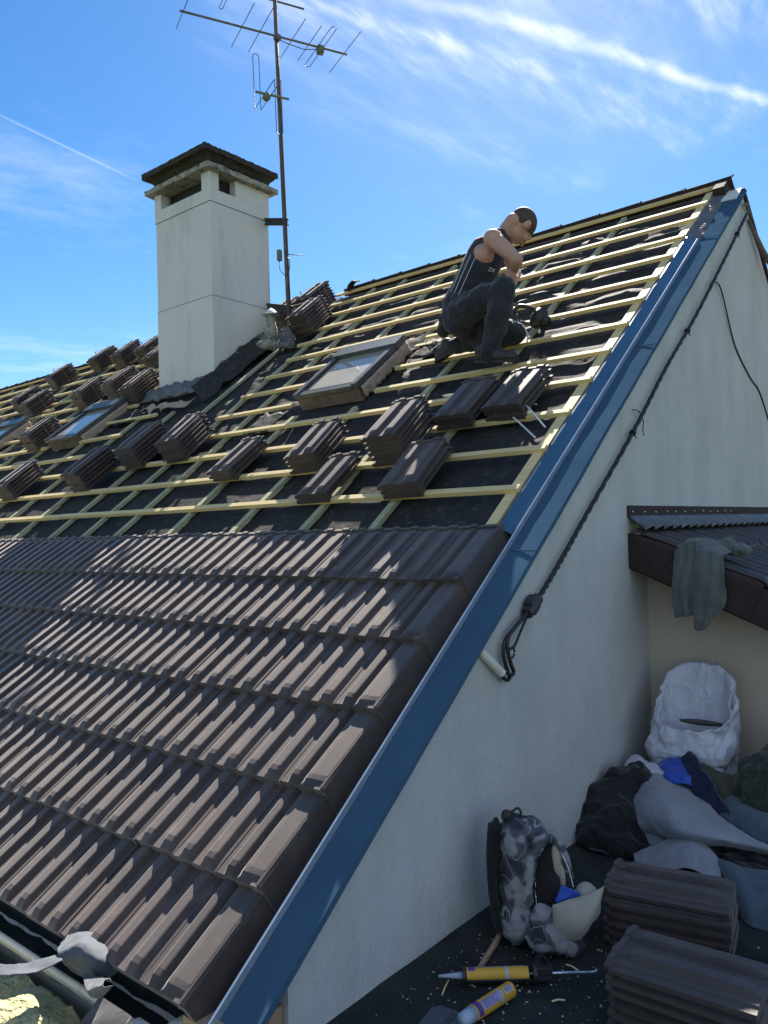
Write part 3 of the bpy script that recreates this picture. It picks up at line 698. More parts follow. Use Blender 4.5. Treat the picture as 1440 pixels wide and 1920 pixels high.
bundle(-9.022, 4.543, -.098, 6, 'leftmost strapped bundle of the ridge row beside the chimney')
bundle(-8.255, 4.426, .06, 6, 'second strapped bundle from left in the ridge row beside the chimney')
bundle(-7.52, 4.32, .0, 6, 'strapped ridge bundle third from left, partly behind the chimney')
bundle(-6.98, 4.0, .03, 5, 'strapped bundle tucked behind the chimney shaft near the ridge')
bundle(-7.531, 3.131, .023, 6, 'strapped bundle standing left above the middle skylight')
bundle(-6.75, 3.128, -.10, 7, 'tall strapped bundle above the middle skylight')
bundle(-6.14, 2.91, .06, 6, 'strapped bundle between the middle skylight and chimney')
bundle(-5.88, 3.32, .04, 5, 'strapped bundle half hidden by the chimney left side')
bundle(-10.35, 2.98, -.10, 6, 'strapped bundle cut off by the left photo edge')
bundle(-4.391, 4.319, -.03, 7, 'strapped bundle on the ridge right of the antenna mast')
bundle(-4.05, 3.79, .04, 7, 'strapped bundle just below the ridge one, right of the mast')
bundle(-4.86, 4.30, .10, 5, 'small strapped bundle between chimney and antenna mast')

# ------------------------------------------------------------------ service cable on the gable
WX = .18
def WP(y, z, d=.03): return Vector((WX + d, y, z))
cb = empty('service_cable', WP(.08, -.2), 'thick twisted black service cable running down the white gable wall', 'cable')
line = [(3.96, 2.66), (3.4, 2.21), (2.6, 1.58), (2.0, 1.145), (1.46, .72), (.83, .262), (.50, .02), (.26, -.145)]
def samp(pts, n):
    out = []; P = [Vector(p) for p in pts]
    for i in range(n + 1):
        t = i / n * (len(P) - 1); k = min(int(t), len(P) - 2); f = t - k
        p0, p1, p2, p3 = P[max(k - 1, 0)], P[k], P[k + 1], P[min(k + 2, len(P) - 1)]
        out.append(.5 * ((2 * p1) + (p2 - p0) * f + (2 * p0 - 5 * p1 + 4 * p2 - p3) * f * f + (3 * p1 - p0 - 3 * p2 + p3) * f ** 3))
    return out
base = samp([WP(y, z, .03) for y, z in line], 260)
for ph in range(3):
    g = MB(); pts = []
    for i, p in enumerate(base):
        a = i * .42 + ph * 2.1; pts.append(p + Vector((math.cos(a) * .0075, math.sin(a) * .005, math.sin(a) * .0065)))
    g.tube(pts, .0070, 6); inv_parent(g.build('strand', M['black'], smooth=True), cb)
for t in (.09, .33, .58):
    p = base[int(t * 260)]; g = MB(); d = (base[int(t * 260) + 1] - p).normalized()
    g.tube([p - d * .008, p + d * .008], .02, 10); g.tube([p, p + Vector((.012, .02, -.03))], .003, 5); inv_parent(g.build('cable_tie', M['black']), cb)
g = MB(); g.tube([WP(.30, -.11), WP(.20, -.17)], .028, 8); g.box((-.02, -.03, -.035), (.02, .03, .035), Matrix.Translation(WP(.25, -.135)) @ Matrix.Rotation(.6, 4, 'X')); inv_parent(g.build('cable_clamp', M['dark'], bevel=.004), cb)
tail = samp([WP(.22, -.16), WP(.10, -.215), WP(.03, -.25), WP(.01, -.30), WP(.035, -.37), WP(.055, -.405), WP(.03, -.415), WP(-.02, -.385)], 50)
for off in (-.008, .010):
    g = MB(); g.tube([p + Vector((off * .5, off, off)) for p in tail], .0085, 7); inv_parent(g.build('cable_tail', M['black'], smooth=True), cb)
g = MB(); g.tube(samp([WP(.20, -.18), WP(.13, -.25), WP(.09, -.29), WP(.05, -.30)], 16), .006, 6)
g.tube([WP(.055 + .022 * math.cos(a), -.315 + .022 * math.sin(a), .035) for a in [i * .5 for i in range(13)]], .0045, 6); inv_parent(g.build('hanger_loop', M['black'], smooth=True), cb)
# corrugated grey conduit
g = MB(); a, b = WP(-.145, -.285, .01), WP(-.02, -.388, .03); n = 60
g.tube([a.lerp(b, i / n) for i in range(n + 1)], [.0165 + .0030 * math.cos(i * math.pi * .5) for i in range(n + 1)], 12); inv_parent(g.build('conduit', M['gutter'], smooth=True), cb)
g = MB(); g.tube(samp([WP(2.93, 1.86), WP(3.2, 1.9, .02), WP(3.55, 1.55, .008), WP(3.95, 1.35, .006), WP(4.25, 1.25, .006), WP(4.6, .95, .006)], 60), .006, 6)
p = g.build('thin_wire', M['black'], smooth=True)
p.data.transform(Matrix()); inv_parent(p, cb)
g = MB(); g.tube(samp([WP(1.50, .84, .006), WP(1.54, .83), WP(1.60, .78), WP(1.585, .735), WP(1.60, .70)], 24), .0028, 6); inv_parent(g.build('thin_wire', M['black'], smooth=True), cb)
g = MB(); a = WP(4.02, 2.72, .02); g.tube([WP(3.90, 2.72), WP(3.96, 2.74), a, WP(4.10, 2.66)], .012, 8); g.tube([WP(4.05, 2.64, .02), WP(4.3, 2.45, .05), WP(4.55, 2.26, .12)], [.014, .026, .020], 8)
g.tube([WP(4.5, 2.32, .1), WP(5.5, 1.6, .5), WP(9, -.8, 1.6)], .014, 8); inv_parent(g.build('anchor_line', M['mast'], smooth=True), cb)

# ------------------------------------------------------------------ lean-to at the right
lt = empty('lean_to', (.18, 1.4, .18), 'low brown-tiled lean-to roof against the gable with a beige wall under it', 'lean-to roof')
SL = -.43; LA = math.atan(SL)
LT = Matrix.Translation((.185, 1.40, .142)) @ Matrix.Rotation(-LA, 4, 'Y')      # local x down the slope, y along the wall, z normal
g = MB(); g.prism([(.18, -6.5), (4.3, -6.5), (4.3, -.10 - .43 * 4.12), (.18, -.10)], 1, 1.65, 1.80); inv_parent(g.build('wall', M['beige']), lt)
g = MB(); g.box((0, -.0, -.175), (4.5, .022, -.012), LT); inv_parent(g.build('fascia', M['brown'], bevel=.003), lt)
g = MB(); g.box((.0, .024, -.14), (4.5, 4.8, -.06), LT); inv_parent(g.build('soffit', M['wood']), lt)
for c in range(9):
    g = MB(); x0 = c * .36
    for k in range(16):
        rows = []
        y0 = .0 + k * .29
        for (dx, e) in ((.38, .0), (.37, .6), (.345, 1), (.18, 1), (.02, 1)):
            rows.append([(x0 + dx, y0 + yy, (hh * e * 1.15 if hh > 0 else hh) + .022 * dx / .38 + .008 + random.uniform(-.001, .001)) for yy, hh in [(0, .014), (.02, .030), (.05, .034), (.08, .028), (.10, .0), (.135, -.004), (.165, .0), (.19, .028), (.22, .034), (.25, .028), (.275, .004), (.292, 0)]])
        g.grid(rows, LT)
        lip = rows[0]; g.grid([lip, [(a, b_, c_ - .020) for a, b_, c_ in lip]], LT)
    inv_parent(g.build('tile_course', M['tile_old'], smooth=False), lt)
for c in range(9):
    g = MB(); x0 = c * .36; rows = []
    for dx, e in ((-.02, .3), (.2, 1), (.33, 1), (.352, .85), (.366, .45), (.370, .1)):
        k = .020 * dx / .38
        rows.append([(x0 + dx, -.010 - k * .4, -.165 + k * .3), (x0 + dx, -.010 - k * .4, .000 + k), (x0 + dx, .002, .020 * e + k), (x0 + dx, .03, .022 * e + k), (x0 + dx, .045, .004 + k)])
    g.grid(rows, LT); p0 = rows[-1]; g.grid([p0, [(a + .001, b_ + .012, c_ - .016) for a, b_, c_ in p0]], LT)
    o = g.build('verge_tile', M['brown'], bevel=.002); inv_parent(o, lt)
g = MB(); g.box((.181, 1.39, .235), (.192, 5.6, .302)); inv_parent(g.build('flashing_bar', M['brown'], bevel=.002), lt)
g = MB(); rows = []
for i in range(140):
    y = 1.395 + i * .03; e = .014 * math.sin(y * 44)
    rows.append([(.190, y, .246), (.198, y, .232), (.235, y, .204), (.262, y, .190), (.292 + e, y, .176 + .8 * e)])
g.grid(rows); o = g.build('flashing_apron', M['lead'], smooth=True); o.modifiers.new('s', 'SOLIDIFY').thickness = .003; inv_parent(o, lt)
for i in range(12):
    g = MB(); g.ball((.193, 1.44 + i * .17 + random.uniform(-.03, .03), .270 + random.uniform(-.004, .004)), .005, seg=8, rng=5); inv_parent(g.build('screw', M['zinc']), lt)

# ------------------------------------------------------------------ cloth, bags and the like: helpers
def fabric(name, c1, c2=None, rough=.9, bump=.5, bs=14, sheen=.2, scale=6, bd=.012, spec=.2, **k):
    return mat(name, c1, c2, rough=rough, scale=scale, bump=bump, bscale=bs, bdist=bd, sheen=sheen, spec=spec, **k)
M['skin'] = mat('skin', (.46, .265, .20), (.40, .22, .165), rough=.5, scale=9, bump=.15, bscale=90, bdist=.002)
M['hair'] = mat('short_hair', (.045, .028, .020), (.075, .050, .035), rough=.75, scale=60, bump=.8, bscale=150, bdist=.004)
M['vest'] = fabric('navy_tank_top', (.018, .020, .030), (.028, .030, .042), bump=.5, bs=18)
M['trouser'] = overlay(fabric('work_trousers', (.018, .020, .028), (.030, .031, .040), bump=.9, bs=16, bd=.02), (.10, .09, .085), 11, .60, .82, amount=.5)
M['shoe'] = overlay(mat('work_shoe', (.020, .019, .020), (.035, .03, .028), rough=.6, scale=12, bump=.4), (.12, .10, .08), 16, .6, .78, amount=.5)
M['white'] = mat('white_thread', (.7, .7, .72), (.6, .6, .62), rough=.7)
M['whitebag'] = fabric('woven_white_bag', (.52, .53, .60), (.44, .46, .53), rough=.42, bump=.45, bs=9, bd=.02, spec=.3)
M['greyfleece'] = fabric('grey_membrane', (.25, .27, .31), (.20, .22, .26), rough=.85, bump=.35, bs=7, bd=.02)
M['greyblue'] = fabric('blue_grey_membrane', (.075, .11, .14), (.06, .09, .12), rough=.8, bump=.5, bs=8, bd=.02)
M['blackcloth'] = fabric('black_fleece', (.010, .011, .013), (.018, .018, .020), bump=.7, bs=22)
M['navy'] = fabric('navy_fleece', (.010, .015, .045), (.016, .022, .06), bump=.7, bs=30)
M['royal'] = fabric('royal_blue_nylon', (.015, .07, .42), (.012, .05, .33), rough=.5, bump=.8, bs=16, spec=.4)
M['olive'] = fabric('olive_cloth', (.070, .072, .050), (.05, .052, .036), bump=.7, bs=12)
M['green'] = fabric('dark_green_bag', (.030, .042, .030), (.022, .032, .022), rough=.6, bump=1, bs=9, bd=.03)
M['greycloth'] = overlay(fabric('grey_sweatshirt', (.115, .125, .122), (.090, .10, .10), bump=.6, bs=20), (.13, .13, .12), 12, .6, .8, amount=.3)
M['beigecloth'] = fabric('beige_felt', (.34, .31, .26), (.29, .26, .22), rough=.9, bump=.3, bs=20)
M['strip'] = overlay(fabric('light_grey_membrane', (.064, .073, .092), (.053, .062, .078), rough=.75, bump=.25, bs=12), (.12, .12, .12), 9, .6, .78, amount=.5)
M['foamy'] = overlay(mat('mineral_wool', (.44, .41, .21), (.35, .35, .20), rough=1, scale=7, bump=1, bscale=26, bdist=.06), (.24, .28, .22), 6, .52, .70, amount=.5)
# camouflage
cm = mat('camo_canvas', (.22, .215, .23), (.08, .085, .10), rough=.85, scale=13, bump=.6, bscale=30, lo=.44, hi=.47, c3=(.022, .025, .034), detail=1)
N_, L_ = cm.node_tree.nodes, cm.node_tree.links
br = N_.new('ShaderNodeTexBrick'); br.inputs['Scale'].default_value = 3.4; br.inputs['Mortar Size'].default_value = .007; br.inputs['Color1'].default_value = br.inputs['Color2'].default_value = (0, 0, 0, 1); br.inputs['Mortar'].default_value = (1, 1, 1, 1)
tc_ = N_.new('ShaderNodeTexCoord'); mp_ = N_.new('ShaderNodeMapping'); mp_.inputs['Rotation'].default_value = (R(90), .3, .2); L_.new(tc_.outputs['Object'], mp_.inputs[0]); nz_ = N_.new('ShaderNodeTexNoise'); nz_.inputs['Scale'].default_value = 3.5; nz_.inputs['Detail'].default_value = 0; vm_ = N_.new('ShaderNodeVectorMath'); vm_.operation = 'MULTIPLY_ADD'; L_.new(nz_.outputs['Color'], vm_.inputs[0]); vm_.inputs[1].default_value = (.16, .16, .16); L_.new(mp_.outputs[0], vm_.inputs[2]); L_.new(vm_.outputs[0], br.inputs['Vector'])
src = N_['Principled BSDF'].inputs['Base Color'].links[0].from_socket
mx_ = N_.new('ShaderNodeMix'); mx_.data_type = 'RGBA'; L_.new(br.outputs['Color'], mx_.inputs[0]); L_.new(src, mx_.inputs[6]); mx_.inputs[7].default_value = (.20, .20, .22, 1); L_.new(mx_.outputs[2], N_['Principled BSDF'].inputs['Base Color'])
M['camo'] = cm

def crumple(p, fr):
    d = mnoise.voronoi(p * fr)[0]
    return (d[1] - d[0])
def creases(m, scale, dist, strength=.32, warp=.25):
    N, Lk = m.node_tree.nodes, m.node_tree.links; b = N['Principled BSDF']
    tc = N.new('ShaderNodeTexCoord'); nz = N.new('ShaderNodeTexNoise'); nz.inputs['Scale'].default_value = 3; nz.inputs['Detail'].default_value = 2
    Lk.new(tc.outputs['Object'], nz.inputs['Vector'])
    vm = N.new('ShaderNodeVectorMath'); vm.operation = 'MULTIPLY_ADD'; Lk.new(nz.outputs['Color'], vm.inputs[0]); vm.inputs[1].default_value = (warp,) * 3; Lk.new(tc.outputs['Object'], vm.inputs[2])
    v = N.new('ShaderNodeTexVoronoi'); v.feature = 'DISTANCE_TO_EDGE'; v.inputs['Scale'].default_value = scale; Lk.new(vm.outputs[0], v.inputs['Vector'])
    mr = N.new('ShaderNodeMapRange'); mr.inputs['From Max'].default_value = .28; Lk.new(v.outputs['Distance'], mr.inputs['Value'])
    bp = N.new('ShaderNodeBump'); bp.inputs['Strength'].default_value = strength; bp.inputs['Distance'].default_value = dist; bp.invert = True
    Lk.new(mr.outputs[0], bp.inputs['Height'])
    if b.inputs['Normal'].links: Lk.new(b.inputs['Normal'].links[0].from_socket, bp.inputs['Normal'])
    Lk.new(bp.outputs[0], b.inputs['Normal'])
for k_, sc_, d_ in (('whitebag', 10, .022), ('greyfleece', 6, .02), ('greyblue', 6, .02), ('royal', 18, .015), ('strip', 7, .012), ('green', 8, .03), ('blackcloth', 12, .01), ('greycloth', 12, .008), ('olive', 10, .01)):
    creases(M[k_], sc_, d_)
def patch(name, rows, m, n=10, th=.004, wr=.012, fr=7, seed=0.0, parent=None, pleat=.0, pf=3.0):
    """smooth sheet through a grid of control points, with fine wrinkles"""
    P = [[Vector(p) for p in r] for r in rows]
    def cr(a, b, c, d, t): return .5 * ((2 * b) + (c - a) * t + (2 * a - 5 * b + 4 * c - d) * t * t + (3 * b - a - 3 * c + d) * t ** 3)
    def line(L, t):
        t = t * (len(L) - 1); k = min(int(t), len(L) - 2); return cr(L[max(k - 1, 0)], L[k], L[k + 1], L[min(k + 2, len(L) - 1)], t - k)
    nu, nv = (len(P) - 1) * n, (len(P[0]) - 1) * n
    cols = [[line(r, j / nv) for j in range(nv + 1)] for r in P]
    out = [[line([c[j] for c in cols], i / nu) for j in range(nv + 1)] for i in range(nu + 1)]
    res = []
    for i in range(nu + 1):
        row = []
        for j in range(nv + 1):
            p = out[i][j]; du = out[min(i + 1, nu)][j] - out[max(i - 1, 0)][j]; dv = out[i][min(j + 1, nv)] - out[i][max(j - 1, 0)]
            nn = du.cross(dv); nn = nn.normalized() if nn.length > 1e-9 else Vector((0, 0, 1))
            q = p * fr
            w = fbm(q.x + seed, q.y, q.z) + .4 * (1 - abs(fbm(q.x * 1.9 + seed, q.y * 1.9, q.z * 1.9)) * 2)
            pl_ = pleat * abs(math.sin((j / nv * pf + .25 * fbm(i / nu * 1.5, seed, 2)) * math.pi)) * (.35 + .65 * i / nu)
            row.append(p + nn * (w * wr + pl_ + wr * 1.5 * (crumple(p + Vector((seed, 0, 0)), 5.5) + .35 * crumple(p, 14))))
        res.append(row)
    g = MB(); g.grid(res); o = g.build(name, m, parent, smooth=True)
    o.modifiers.new('s', 'SOLIDIFY').thickness = th
    return o
def blob(name, parts, m, vox=.012, sm=6, disp=.02, dscale=.12, parent=None, seed=0):
    """lumps joined into one soft skin with folds"""
    g = MB()
    for p in parts:
        if len(p) == 2: g.ball(p[0], p[1])
        else: g.tube(p[0:1][0], p[1], 10) if isinstance(p[0], list) else None
    o = g.build(name, m, parent)
    remesh(o, vox, sm)
    if disp:
        t = bpy.data.textures.new(name + '_folds', 'CLOUDS'); t.noise_scale = dscale; t.noise_depth = 3
        d = o.modifiers.new('folds', 'DISPLACE'); d.texture = t; d.strength = disp; d.mid_level = .5; d.texture_coords = 'GLOBAL'
    return o

# ------------------------------------------------------------------ worker kneeling on the battens
J = dict(pelvis=(-1.134, 1.814, 1.739), spine=(-1.082, 1.852, 1.909), chest=(-0.978, 1.906, 2.101), neck=(-0.881, 1.982, 2.231), head=(-0.774, 2.043, 2.287),
 rsh=(-0.857, 1.797, 2.153), rel=(-0.667, 1.777, 1.964), rwr=(-0.728, 1.846, 1.918), lsh=(-0.964, 2.121, 2.24), lel=(-0.905, 2.17, 2.03), lwr=(-0.800, 1.98, 1.905),
 rhip=(-1.074, 1.735, 1.686), rknee=(-0.699, 1.654, 1.749), rank=(-0.822, 1.671, 1.370), rheel=(-0.878, 1.674, 1.312), rtoe=(-0.680, 1.710, 1.288),
 lhip=(-1.173, 1.912, 1.721), lknee=(-0.796, 1.943, 1.523), lank=(-1.307, 1.963, 1.530), ltoe=(-1.444, 1.954, 1.497))
J = {k: Vector(v) for k, v in J.items()}
man = empty('person', J['rheel'], 'kneeling roofer in a dark tank top and work trousers bent over on the battens', 'person')
def limb(g, a, b, r0, r1, bulge=0.0, n=6, rings=10):
    a, b = Vector(a), Vector(b); pts = [a.lerp(b, i / n) for i in range(n + 1)]
    rr = [r0 + (r1 - r0) * i / n + bulge * math.sin(math.pi * min(1, i / n * 1.25)) for i in range(n + 1)]
    g.tube(pts, rr, 14); g.ball(a, r0 * .99); g.ball(b, r1 * .99)
hup = (_r * .82 + _u * .40 + _f * .30).normalized()          # crown direction
hfw = (_r * .22 - _u * .86 + _f * .42).normalized(); hfw = (hfw - hup * hfw.dot(hup)).normalized()
hsd = hup.cross(hfw)
HM = Matrix((hsd, hfw, hup)).transposed()                    # local x side, y face, z crown
hc = J['head']
HS = 1.10
def H(x, y, z): return hc + HM @ Vector((x, y, z)) * HS
g = MB()
# trunk
lat = (J['rsh'] - J['lsh']).normalized()
for p, rr in ((J['pelvis'], (.165, .115, .12)), (J['spine'], (.15, .10, .12)), (J['spine'].lerp(J['chest'], .5), (.155, .105, .12)), (J['chest'], (.17, .11, .11))):
    ax = Matrix((lat, lat.cross(Vector((0, 0, 1))).normalized(), Vector((0, 0, 1)))).transposed(); g.ball(p, rr, rot=ax, seg=16, rng=10)
limb(g, J['pelvis'], J['chest'], .125, .125); limb(g, J['chest'], J['neck'], .10, .062)
limb(g, J['rsh'] - lat * .02, J['lsh'] + lat * .02, .064, .064)
limb(g, J['neck'] - (J['neck'] - J['chest']) * .1, H(0, -.045, -.05), .060, .056)
for a, b, c_ in (('rsh', 'rel', 'rwr'), ('lsh', 'lel', 'lwr')):
    g.ball(J[a], .066); limb(g, J[a], J[b], .056, .041, .006); limb(g, J[b], J[c_], .043, .028, .006)
for a, b, c_ in (('rhip', 'rknee', 'rank'), ('lhip', 'lknee', 'lank')):
    limb(g, J[a], J[b], .085, .056, .008); limb(g, J[b], J[c_], .055, .038, .010)
# head: skull, jaw, face
g.ball(H(0, -.012, .018), (0.0847, 0.1045, 0.0990), rot=HM, seg=18, rng=14)
g.ball(H(0, .022, -.045), (0.0616, 0.0726, 0.0682), rot=HM, seg=16, rng=12); g.ball(H(0, .062, -.082), (0.0286, 0.0242, 0.0220), rot=HM)
g.ball(H(0, .084, .028), (0.0550, 0.0154, 0.0132), rot=HM)
limb(g, H(0, .088, .020), H(0, .112, -.020), .009, .014); g.ball(H(.010, .100, -.026), .009); g.ball(H(-.010, .100, -.026), .009)
g.ball(H(0, .088, -.050), (0.0264, 0.0132, 0.0066), rot=HM); g.ball(H(0, .086, -.060), (0.0231, 0.0132, 0.0077), rot=HM)
for sgn in (-1, 1):
    g.ball(H(sgn * .040, .066, -.018), (0.0242, 0.0264, 0.0220), rot=HM); g.ball(H(sgn * .031, .080, .006), (0.0154, 0.0121, 0.0110), rot=HM)
    g.ball(H(sgn * .078, -.010, -.008), (0.0110, 0.0220, 0.0352), rot=HM); g.ball(H(sgn * .082, -.016, .008), (0.0099, 0.0176, 0.0154), rot=HM)
# hands: palm, four bent fingers, thumb
def hand(g, wr, d, n, side):
    d = d.normalized(); n = (n - d * n.dot(d)).normalized(); s_ = d.cross(n) * side
    limb(g, wr, wr + d * .03, .026, .028)
    for k in (-.024, -.008, .008, .024): limb(g, wr + d * .02 + s_ * k * .8, wr + d * .085 + s_ * k, .014, .0115)
    for k, L in ((-.026, .030), (-.009, .036), (.009, .034), (.026, .027)):
        a = wr + d * .088 + s_ * k; b = a + (d * .85 - n * .5).normalized() * L; c = b + (d * .1 - n).normalized() * L * .8; e = c + (-d * .8 - n * .35).normalized() * L * .6
        limb(g, a, b, .0105, .0095, n=3); limb(g, b, c, .0095, .0085, n=3); limb(g, c, e, .0085, .0075, n=3)
    a = wr + d * .028 + s_ * .028; b = a + (d * .6 + s_ * .75 - n * .3).normalized() * .042; c = b + (d * .9 + s_ * .1 - n * .5).normalized() * .032
    limb(g, a, b, .014, .012, n=3); limb(g, b, c, .0115, .009, n=3)
hand(g, J['rwr'], (-_r * .55 - _u * .83 + _f * .1), -_f + _r * .2, 1)
hand(g, J['lwr'], (-_r * .35 - _u * .9 - _f * .15), _r * .8 - _f * .4, -1)
body = g.build('body', M['skin']); remesh(body, .0065, 3, .5); inv_parent(body, man)
# hair: short cap over the skull
g = MB(); rows = []
for i in range(15):
    a = math.pi / 2 * i / 14 * 1.22; row = []
    for j in range(28):
        b = 2 * math.pi * j / 28
        lim = 1.27 + .62 * max(0, -math.sin(b)) if math.sin(b) < .3 else 1.27 - .34 * (math.sin(b) - .3) / .7
        aa = a * lim / 1.22
        q = Vector((.0795 * math.sin(aa) * math.cos(b), .0975 * math.sin(aa) * math.sin(b), .0935 * math.cos(aa)))
        q *= 1 + .014 * fbm(q.x * 70, q.y * 70, q.z * 70) - .03 * (i / 14) ** 4
        row.append(H(0, -.014, .018) + HM @ q * HS)
    rows.append(row)
g.grid(rows, None, True); o = g.build('hair', M['hair'], smooth=True); o.modifiers.new('s', 'SOLIDIFY').thickness = .0025; inv_parent(o, man)
# tank top
g = MB()
for p, rr in ((J['pelvis'].lerp(J['spine'], .35), (.172, .122, .10)), (J['spine'], (.160, .112, .12)), (J['spine'].lerp(J['chest'], .5), (.165, .118, .12)), (J['chest'], (.158, .122, .115))):
    ax = Matrix((lat, lat.cross(Vector((0, 0, 1))).normalized(), Vector((0, 0, 1)))).transposed(); g.ball(p, rr, rot=ax, seg=16, rng=10)
limb(g, J['pelvis'].lerp(J['spine'], .4), J['chest'], .134, .134); limb(g, J['chest'], J['neck'].lerp(J['chest'], .22), .108, .084)
for sh in ('rsh', 'lsh'):
    q = J['neck'].lerp(J[sh], .42); limb(g, J['chest'].lerp(J[sh], .22), q, .085, .060)
vest = g.build('tank_top', M['vest']); remesh(vest, .009, 4)
t = bpy.data.textures.new('cloth_folds', 'CLOUDS'); t.noise_scale = .07; t.noise_depth = 2
d = vest.modifiers.new('f', 'DISPLACE'); d.texture = t; d.strength = .014; d.texture_coords = 'GLOBAL'; inv_parent(vest, man)
# piping down the near side, print on the chest
def proj_side(px, py, dep): return Vector((1.8973, -2.7986, .2110)) + (_f + _r * px + _u * py) * dep
def side_line(pts, r=.0020):
    g = MB(); g.tube(samp(pts, 16), r, 5); o = g.build('piping', M['white'], smooth=True); inv_parent(o, vest_e)
vest_e = man
sd = (J['rsh'] - J['lsh']); sd.normalize()
ax1 = (J['chest'] - J['pelvis']).normalized(); fwd = ax1.cross(sd).normalized()
if fwd.dot(_r) < 0: fwd = -fwd
for k, e in ((-.085, .92), (-.055, .95), (-.02, 1.0)):
    pts = []
    for t_ in (.22, .45, .7, .92):
        c_ = J['pelvis'].lerp(J['chest'], t_)
        pts.append(c_ + sd * .172 * math.sqrt(max(.05, 1 - (k / .125) ** 2)) + fwd * k * (1 + .2 * t_))
    side_line(pts)
g = MB(); c_ = J['pelvis'].lerp(J['chest'], .78) + sd * .12 + fwd * .095
for u0, v0, u1, v1 in ((0, .02, .02, .022), (.02, .022, .004, 0), (.004, 0, .024, 0), (.032, .022, .032, 0), (.032, .022, .046, .018), (.046, .018, .034, .010), (.034, .010, .048, 0)):
    q = lambda u, v: c_ + (fwd - sd * .7).normalized() * (u - .02) + ax1 * v + (fwd * .7 + sd).normalized() * .02
    g.tube([q(u0, v0), q(u1, v1)], .0018, 4)
o = g.build('chest_print', M['white']); inv_parent(o, man)
# trousers
g = MB()
ax = Matrix((lat, lat.cross(Vector((0, 0, 1))).normalized(), Vector((0, 0, 1)))).transposed()
g.ball(J['pelvis'] - Vector((0, 0, .02)), (.185, .14, .13), rot=ax, seg=16, rng=10); limb(g, J['rhip'], J['lhip'], .115, .115)
limb(g, J['pelvis'], J['pelvis'].lerp(J['spine'], .42), .140, .138)
for a, b, c_, r1 in (('rhip', 'rknee', 'rank', .060), ('lhip', 'lknee', 'lank', .062)):
    limb(g, J[a], J[b], .105, .078, .010); limb(g, J[b], J[c_], .077, r1, .012)
limb(g, J['rank'], J['rank'].lerp(J['rheel'], .45), .066, .062)
g.ball(J['rhip'] + Vector((-.06, .05, -.05)), .11)
# sagging seat and pocket
g.ball(J['pelvis'] + Vector((-.10, .03, -.06)), (.10, .12, .11)); g.ball(J['pelvis'] + Vector((-.13, -.05, -.13)), (.045, .05, .07))
tr = g.build('trousers', M['trouser']); remesh(tr, .010, 4)
t = bpy.data.textures.new('trouser_folds', 'CLOUDS'); t.noise_scale = .085; t.noise_depth = 3
d = tr.modifiers.new('f', 'DISPLACE'); d.texture = t; d.strength = .045; d.texture_coords = 'GLOBAL'; inv_parent(tr, man)
g = MB(); q = J['lknee'] + _r * .05; g.tube(samp([q + _u * .085 - _r * .06, q + _u * .06 + _r * .0, q + _r * .04 - _u * .01, q + _r * .035 - _u * .06], 14), .006, 5); inv_parent(g.build('knee_trim', M['white'], smooth=True), man)
# shoes
def shoe(heel, toe, up, name):
    d = (toe - heel).normalized(); up = (up - d * up.dot(d)).normalized(); L = (toe - heel).length
    g = MB(); limb(g, heel + up * .035, heel + d * L * .45 + up * .040, .042, .042); limb(g, heel + d * L * .4 + up * .034, toe + up * .022 - d * .03, .044, .034); g.ball(heel + up * .07, .046)
    g.ball(toe - d * .04 + up * .02, (.045, .045, .030), rot=Matrix((d, up.cross(d), up)).transposed())
    o = g.build(name, M['shoe']); remesh(o, .008, 3); inv_parent(o, man)
    w = up.cross(d); g = MB(); rows = []
    out = [(-.045, .03), (-.02, .044), (L * .35, .036), (L * .65, .05), (L * .88, .044), (L + .01, .018)]
    pts = [heel + d * a + w * b for a, b in out] + [heel + d * a - w * b for a, b in out[::-1]]
    g.add([p - up * .012 for p in pts] + [p + up * .008 for p in pts], [tuple(range(11, -1, -1)), tuple(range(12, 24))] + [(i, (i + 1) % 12, 12 + (i + 1) % 12, 12 + i) for i in range(12)])
    s2 = g.build('sole', M['black'], o, bevel=.003); 
shoe(J['rheel'] - Vector((.02, 0, 0)), J['rtoe'] + Vector((.03, 0, 0)), Vector((0, -.3, 1)), 'shoe')
shoe(J['lank'] + Vector((-.03, 0, -.045)), J['ltoe'] - Vector((.02, 0, .06)), -_r * .3 + _u, 'shoe')

# ------------------------------------------------------------------ cordless nailer beside the worker
nl = empty('nail_gun', RP(-.80, 2.72, -.03), 'black cordless nail gun lying on the battens right of the kneeling worker', 'nail gun')
NM = Matrix.Translation(RP(-.76, 2.70, .045)) @ Matrix.Scale(.78, 4) @ Matrix.Rotation(.75, 4, 'Z') @ Matrix.Rotation(.25, 4, 'Y')
def nb(name, f, m, **k):
    g = MB(NM); f(g); inv_parent(g.build(name, m, **k), nl)
nb('motor_housing', lambda g: (g.tube([(.05, 0, -.07), (.06, 0, 0), (.08, 0, .085)], [.062, .075, .058], 14), g.tube([(.10, -.03, -.02), (.13, -.08, -.02)], [.05, .045], 12)), M['black'], smooth=True)
nb('handle', lambda g: g.tube(samp([(.05, 0, .07), (-.05, 0, .085), (-.14, 0, .07), (-.17, 0, -.0)], 14), .019, 10), M['dark'], smooth=True)
nb('battery', lambda g: g.box((-.215, -.035, -.085), (-.125, .035, -.01)), M['black'], bevel=.008)
nb('magazine', lambda g: g.box((-.16, -.012, -.075), (.05, .012, -.050)), M['dark'], bevel=.003)
nb('nose', lambda g: g.tube([(.085, 0, -.07), (.10, 0, -.125)], .014, 8), M['zinc'], smooth=True)
